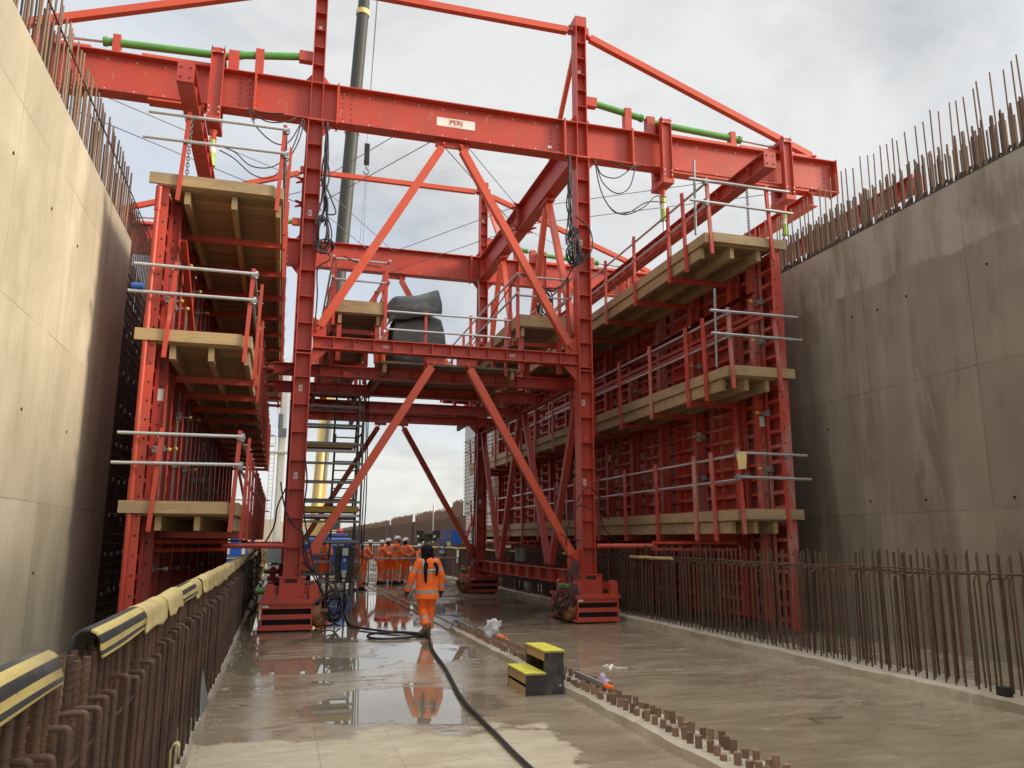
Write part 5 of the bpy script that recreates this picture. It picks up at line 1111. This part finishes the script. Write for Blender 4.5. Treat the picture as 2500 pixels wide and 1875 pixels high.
person('worker with white helmet facing right with raised hands, leftmost of the standing group', (3.98, 32.8, 0), -1.1, 1.70, dict(eL=(-.22, .16, 1.16), wL=(-.06, .34, 1.25), eR=(.22, .16, 1.16), wR=(.06, .34, 1.25)), 'white')
person('worker half hidden between two others in the standing group, dark beard', (4.36, 33.5, 0), 2.6, 1.78, dict(eL=(-.24, .1, 1.14), wL=(-.1, .3, 1.12)), 'white', skin=SKIND, beard=True)
person('tallest worker with white helmet and brown hair seen from the side in the group', (4.56, 32.6, 0), -1.35, 1.86, dict(eR=(.25, .1, 1.13), wR=(.16, .32, 1.05)), 'white', beard=True)
person('dark bearded worker with white helmet and hands on hips, right of the group', (5.02, 33.1, 0), 2.2, 1.80, dict(eL=(-.40, -.06, 1.2), wL=(-.20, .10, 1.02), eR=(.40, -.06, 1.2), wR=(.20, .10, 1.02), aL=(-.16, 0, .1), tL=(-.2, .18, .03), aR=(.16, 0, .1), tR=(.2, .18, .03)), 'white', skin=SKIND, beard=True)
person('worker with blue helmet standing behind the access tower facing the camera', (1.72, 31.6, 0), 3.0, 1.82, dict(eL=(-.24, .12, 1.15), wL=(-.08, .25, 1.05), eR=(.24, .12, 1.15), wR=(.08, .25, 1.05)), 'blue', skin=SKIND)
person('worker with blue helmet right of the socket board, turned to the right', (2.62, 29.1, 0), -1.3, 1.78, dict(eR=(.25, .12, 1.2), wR=(.2, .42, 1.1), eL=(-.25, .16, 1.16), wL=(-.15, .40, 1.08), kR=(.11, .12, .5), aR=(.12, .2, .1), tR=(.12, .38, .03)), 'blue', bend=.12)
person('worker with white helmet leaning behind the worker by the socket board', (3.28, 32.6, 0), -1.5, 1.70, dict(eR=(.22, .25, 1.2), wR=(.15, .45, 1.0)), 'white', bend=.3)
person('worker partly hidden behind the woman in the orange coat', (5.70, 33.2, 0), .5, 1.55, None, 'white', bend=.25)
person('worker on the gantry platform bending behind the rubber mats', (2.28, 20.6, 5.72), -1.2, 1.75, dict(eL=(-.22, .2, 1.1), wL=(-.12, .4, .95), eR=(.22, .2, 1.1), wR=(.12, .4, .95)), 'white', bend=.55, group=None)

# ------------------------------------------------------------------ background machines
def wheel(parent, c, r, w_, axis=(1, 0, 0), n=20):
    c = V(c); a = V(axis)*w_/2; o = MB().cyl(c-a, c+a, r, n).build('wheel', BLACK, parent); b = MB(); b.cyl(c-a*1.03, c+a*1.03, r*.55, 14); b.build('rim', GALVD, o)
t = T('crane', 'yellow mobile crane with a long grey telescopic boom raised into the sky', 'crane', (2.6, 60, 0))
bx = lambda z: 2.52+.0425*(z-2)
b = MB()
b.cyl((bx(13), 60, 12.6), (bx(34), 60, 33.6), .53, 12, 0, .52); b.cyl((bx(33.4), 60, 33.4), (bx(44.3), 60, 44.3), .50, 12, 0, .49); b.cyl((bx(44), 60, 44), (bx(62), 60, 62), .46, 12, 0, .42); b.build('boom_section', BOOM, t)
for z, r in ((33.5, .6), (44.1, .56), (23.5, .57)):
    if z != 23.5: MB().cyl((bx(z), 60, z), (bx(z)+.02, 60, z+.45), r, 12).build('boom_collar', CREAM, t)
b = MB(); b.bar((bx(2.6), 60, 2.6), (bx(13.4), 60, 13.4), .92, 1.0, (0, 1, 0)); b.build('boom_base', CREAM, t)
b = MB(); b.cyl((bx(6.2)+.25, 59.35, 6.0), (bx(10.5)+.25, 59.4, 10.4), .16, 10); b.build('boom_cylinder', GREYS, t)
b = MB(); b.cyl((bx(3)-.1, 59.2, 1.8), (bx(9)-.1, 59.3, 8.), .22, 10); b.build('lift_ram', CREAM, t)
b = MB(); b.box(.6, 4.6, 57.5, 64, 1.3, 1.9); b.box(.9, 4.2, 58, 60.4, 1.9, 2.9); b.build('chassis', CREAM, t)
for i in range(4): MB().box(.7, 2.2, 57.48, 57.5, 1.95+.18*i, 2.05+.18*i).build('grille_slat', WHITE, t)
o = MB().box(2.9, 4.1, 56.6, 58.2, 1.7, 3.3).build('cab', CREAM, t); MB().box(3.0, 4.0, 56.58, 56.6, 2.4, 3.15).build('window', GLASS, o)
for x in (1.2, 4.0):
    for y in (58.2, 60, 62): wheel(t, (x, y, .65), .65, .45)
b = MB()
for dx in (.75, .85, .95): b.cyl((bx(62)+dx, 60, 62), (5.05, 60, 32.7), .018, 5)
for dx in (.05, .12): b.cyl((5.05+dx, 60, 30.2), (4.6+dx*4, 60, 24.), .018, 5)
b.build('hoist_rope', GREYS, t)
b = MB(); b.box(4.9, 5.3, 59.9, 60.1, 31., 32.8); b.cyl((5.1, 59.85, 31.4), (5.1, 60.15, 31.4), .22, 12); b.cyl((5.1, 59.85, 32.3), (5.1, 60.15, 32.3), .2, 12); o = b.build('hook_block', DARK, t)
b = MB(); b.tube(cat([(5.1, 60, 31.), (5.1, 60, 30.7), (5.3, 60, 30.5), (5.2, 60, 30.2), (4.98, 60, 30.25), (4.92, 60, 30.45)], 4), .06, 6); b.build('hook', GREYS, o)
t = T('drill_mast', 'cream drilling rig mast with a side ladder and small platform', 'drill rig', (-.2, 62, 0))
b = MB(); b.box(-.42, .12, 62, 62.5, 0, 14.2); b.box(-.3, 0, 61.9, 62, 1, 13); b.build('mast', OFFW, t)
b = MB()
for x in (-.95, -.62): b.cyl((x, 62.1, 0), (x, 62.1, 8.), .03, 6)
for i in range(26): b.cyl((-.95, 62.1, .4+.3*i), (-.62, 62.1, .4+.3*i), .02, 5)
b.build('ladder', OFFW, t)
b = MB(); b.box(-1.1, .3, 61.6, 62.6, 8.05, 8.15)
for x in (-1.05, -.6): b.cyl((x, 61.65, 8.1), (x, 61.65, 9.3), .03, 6)
for z in (8.7, 9.25): b.cyl((-1.08, 61.65, z), (-.5, 61.65, z), .025, 6)
b.build('platform', OFFW, t)
b = MB(); b.box(-.45, .15, 61.7, 62.4, 9.3, 9.9); b.cyl((-.3, 62, 9.9), (-.3, 62, 11.), .2, 10); b.build('drill_head', GREYS, t)
b = MB()
for x in (-.55, .25): b.cyl((x, 62.1, 11), (x, 62.1, 15.5), .035, 6)
for i in range(6): b.cyl((-.55, 62.1, 11.5+.7*i), (.25, 62.1, 12.1+.7*i), .025, 5)
b.build('crown', OFFW, t)
MB().box(-2.2, 2., 61, 65, .1, 1.5).build('undercarriage', GREYS, t)
t = T('pump_unit', 'bright blue trailer pump unit parked behind the access tower', 'pump unit', (2.05, 36, 0))
b = MB(); b.rings([(2.05, 36.8, .75, 1.15, .75), (2.05, 36.8, 1.5, 1.15, .75), (2.05, 36.8, 1.75, 1.1, .68), (2.05, 36.8, 1.86, .92, .5)], 28); b.box(1.0, 3.12, 36.05, 37.4, .72, 1.62); b.build('hood', BLUE, t)
b = MB(); b.rings([(2.35, 36.9, 1.85, .62, .5), (2.35, 36.9, 2.02, .55, .42)], 20); b.build('bonnet', BLUE, t)
b = MB()
for i in range(11): 
    if i != 7: b.box(1.95+.075*i, 2.005+.075*i, 36.03, 36.045, 1.49, 1.53+.012*(i % 2))
b.build('faded_lettering', LAB, t)
b = MB(); b.box(.95, 3.15, 36.1, 37.5, .42, .7); b.box(1.2, 2.9, 36.2, 37.3, .3, .42); b.build('frame', GREYS, t)
for x in (1.3, 2.8): wheel(t, (x, 36.3, .32), .32, .22)
b = MB(); b.cyl((1.15, 36.05, 1.62), (1.15, 35.98, 1.62), .08, 12); b.build('lamp', SKYB, t)
t = T('pressure_tank', 'small bright red upright tank behind the blue pump unit', 'tank', (2.97, 42, 0)); b = MB(); b.rings([(2.97, 42, 1.0, .18, .18), (2.97, 42, 2.15, .18, .18), (2.97, 42, 2.28, .1, .1)], 16); b.build('tank', pm('bright_red_paint', (.55, .01, .012), .4), t); MB().cyl((2.97, 42, 0), (2.97, 42, 1.0), .06, 8).build('leg', GREYS, t)
t = T('lighting_mast', 'black twin headed site light on a post behind the standing workers', 'site light', (6.74, 38, 0))
MB().cyl((6.76, 38, 0), (6.76, 38, 1.9), .09, 10).build('post', GREYS, t); MB().bar((6.3, 38, 1.75), (7.2, 38, 1.75), .12, .1).build('crossbar', BLACK, t); MB().box(6.58, 6.94, 37.85, 38.15, 1.7, 2.02).build('control_head', BLACK, t)
for x in (6.36, 7.14):
    o = MB().box(x-.17, x+.17, 37.8, 38.1, 1.82, 2.16).build('lamp_head', BLACK, t); MB().box(x-.14, x-.04, 37.785, 37.799, 1.86, 1.95).build('lens', SKYB, o)
o = MB().hexa([(6.3, 37.9, 1.35), (6.55, 37.9, 1.32), (6.55, 38, 1.32), (6.3, 38, 1.35), (6.26, 37.9, 1.72), (6.5, 37.9, 1.7), (6.5, 38, 1.7), (6.26, 38, 1.72)]).build('lower_lamp', BLACK, t)
b = MB()
for i in range(4): b.box(6.30, 6.51, 37.88, 37.898, 1.4+.07*i, 1.44+.07*i)
b.build('lens', GREYS, o); MB().box(6.4, 7.1, 37.7, 38.4, 0, .5).build('base', BLACK, t)
def lift(lab, x0, x1, y, z0, z1):
    t = T('work_platform', lab, 'work platform', ((x0+x1)/2, y, 0)); b = MB()
    for z in (z0, (z0+z1)/2, z1): 
        for yy in (y, y+1.2): b.bar((x0, yy, z), (x1, yy, z), .05, .05)
    for i in range(5): x = x0+(x1-x0)*i/4; b.bar((x, y, z0), (x, y, z1), .05, .05); b.bar((x, y+1.2, z0), (x, y+1.2, z1), .05, .05)
    b.build('cage', BLUE, t); MB().box(x0, x1, y, y+1.2, z0-.15, z0).build('basket_floor', GREYS, t); MB().box(x0+(x1-x0)*.25, x0+(x1-x0)*.62, y-.03, y-.005, z0, z1).build('side_panel', BLUE, t)
    b = MB(); b.box(x0+.2, x1-.2, y, y+1.4, .35, .75); b.bar(((x0+x1)/2, y+.7, .7), ((x0+x1)/2, y+.7, z0-.1), .25, .25); b.build('base', BLUE, t)
    for x in (x0+.3, x1-.3): wheel(t, (x, y+.1, .32), .32, .2)
lift('blue boom lift basket beyond the right lane, near the raking prop', 7.6, 9.0, 38.2, 1.25, 2.15)
lift('blue work platform seen low behind the left formwork', -2.7, -1.2, 44, .95, 1.8)
def barrier(lab, x, y, rz, w_, h_, mat, grp=None, gap=.12):
    t = T('barrier', lab, 'barrier', (x, y, 0), rz, grp, local=True); OFF[t.name] = V(); b = MB()
    b.tube(cat([(-w_/2, 0, .05), (-w_/2, 0, h_-.1), (-w_/2+.08, 0, h_), (0, 0, h_), (w_/2-.08, 0, h_), (w_/2, 0, h_-.1), (w_/2, 0, .05)], 3), .022, 6); b.cyl((-w_/2, 0, .2), (w_/2, 0, .2), .018, 6); b.build('rail_frame', mat, t, V())
    b = MB()
    for i in range(int(w_/gap)): x_ = -w_/2+gap*(i+1); b.cyl((x_, 0, .2), (x_, 0, h_), .009, 5)
    b.build('infill_bars', mat, t, V())
    for s in (-1, 1): MB().bar((s*w_*.38, -.28, .03), (s*w_*.38, .28, .03), .05, .03).build('foot', mat, t, V())
barrier('white mesh panel left of the standing workers', 3.85, 36.5, .05, 1.3, 1.6, WHITE)
barrier('second white mesh panel standing behind the first, further off', 4.4, 38.5, .2, 2.2, 1.5, WHITE)
barrier('grey crowd barrier in front of the standing workers', 4.5, 31.9, .04, 2.2, 1.02, GALVD, 'crowd barriers across the lane', .7)
barrier('grey crowd barrier right of the woman in the orange coat', 6.0, 31.2, .1, 1.6, 1.06, GALVD, 'crowd barriers across the lane', .7)

# loose grit and crumbs along the kerbs
b = MB()
for i in range(1500):
    m_ = R.random(); y = 3.5+R.random()**1.6*15
    if m_ < .35: x, z = R.choice((3.285, 3.74))+R.gauss(0, .05), .0
    elif m_ < .6: x, z = R.uniform(3.36, 3.7), .082
    elif m_ < .8: x, z = 7.40-abs(R.gauss(0, .08)), .0
    elif m_ < .9: x, z = R.uniform(7.6, 8.2), .07
    else: x, z = -.58+abs(R.gauss(0, .06)), .0
    if .0 == z and 3.29 < x < 3.73: continue
    r = R.uniform(.004, .014); a = [V((R.uniform(-1, 1), R.uniform(-1, 1), R.uniform(-.3, 1)))*r for _ in range(2)]
    p = V((x, y, z)); b.add([p+V((r, 0, 0)), p+V((-.6*r, .8*r, 0)), p+V((-.5*r, -.8*r, 0)), p+V((0, 0, r))+a[0]*.5], [(0, 1, 3), (1, 2, 3), (2, 0, 3), (0, 2, 1)])
tag(b.build('grit', CONK), 'loose concrete crumbs and grit along the kerbs and on the slab', 'grit', kind='stuff')
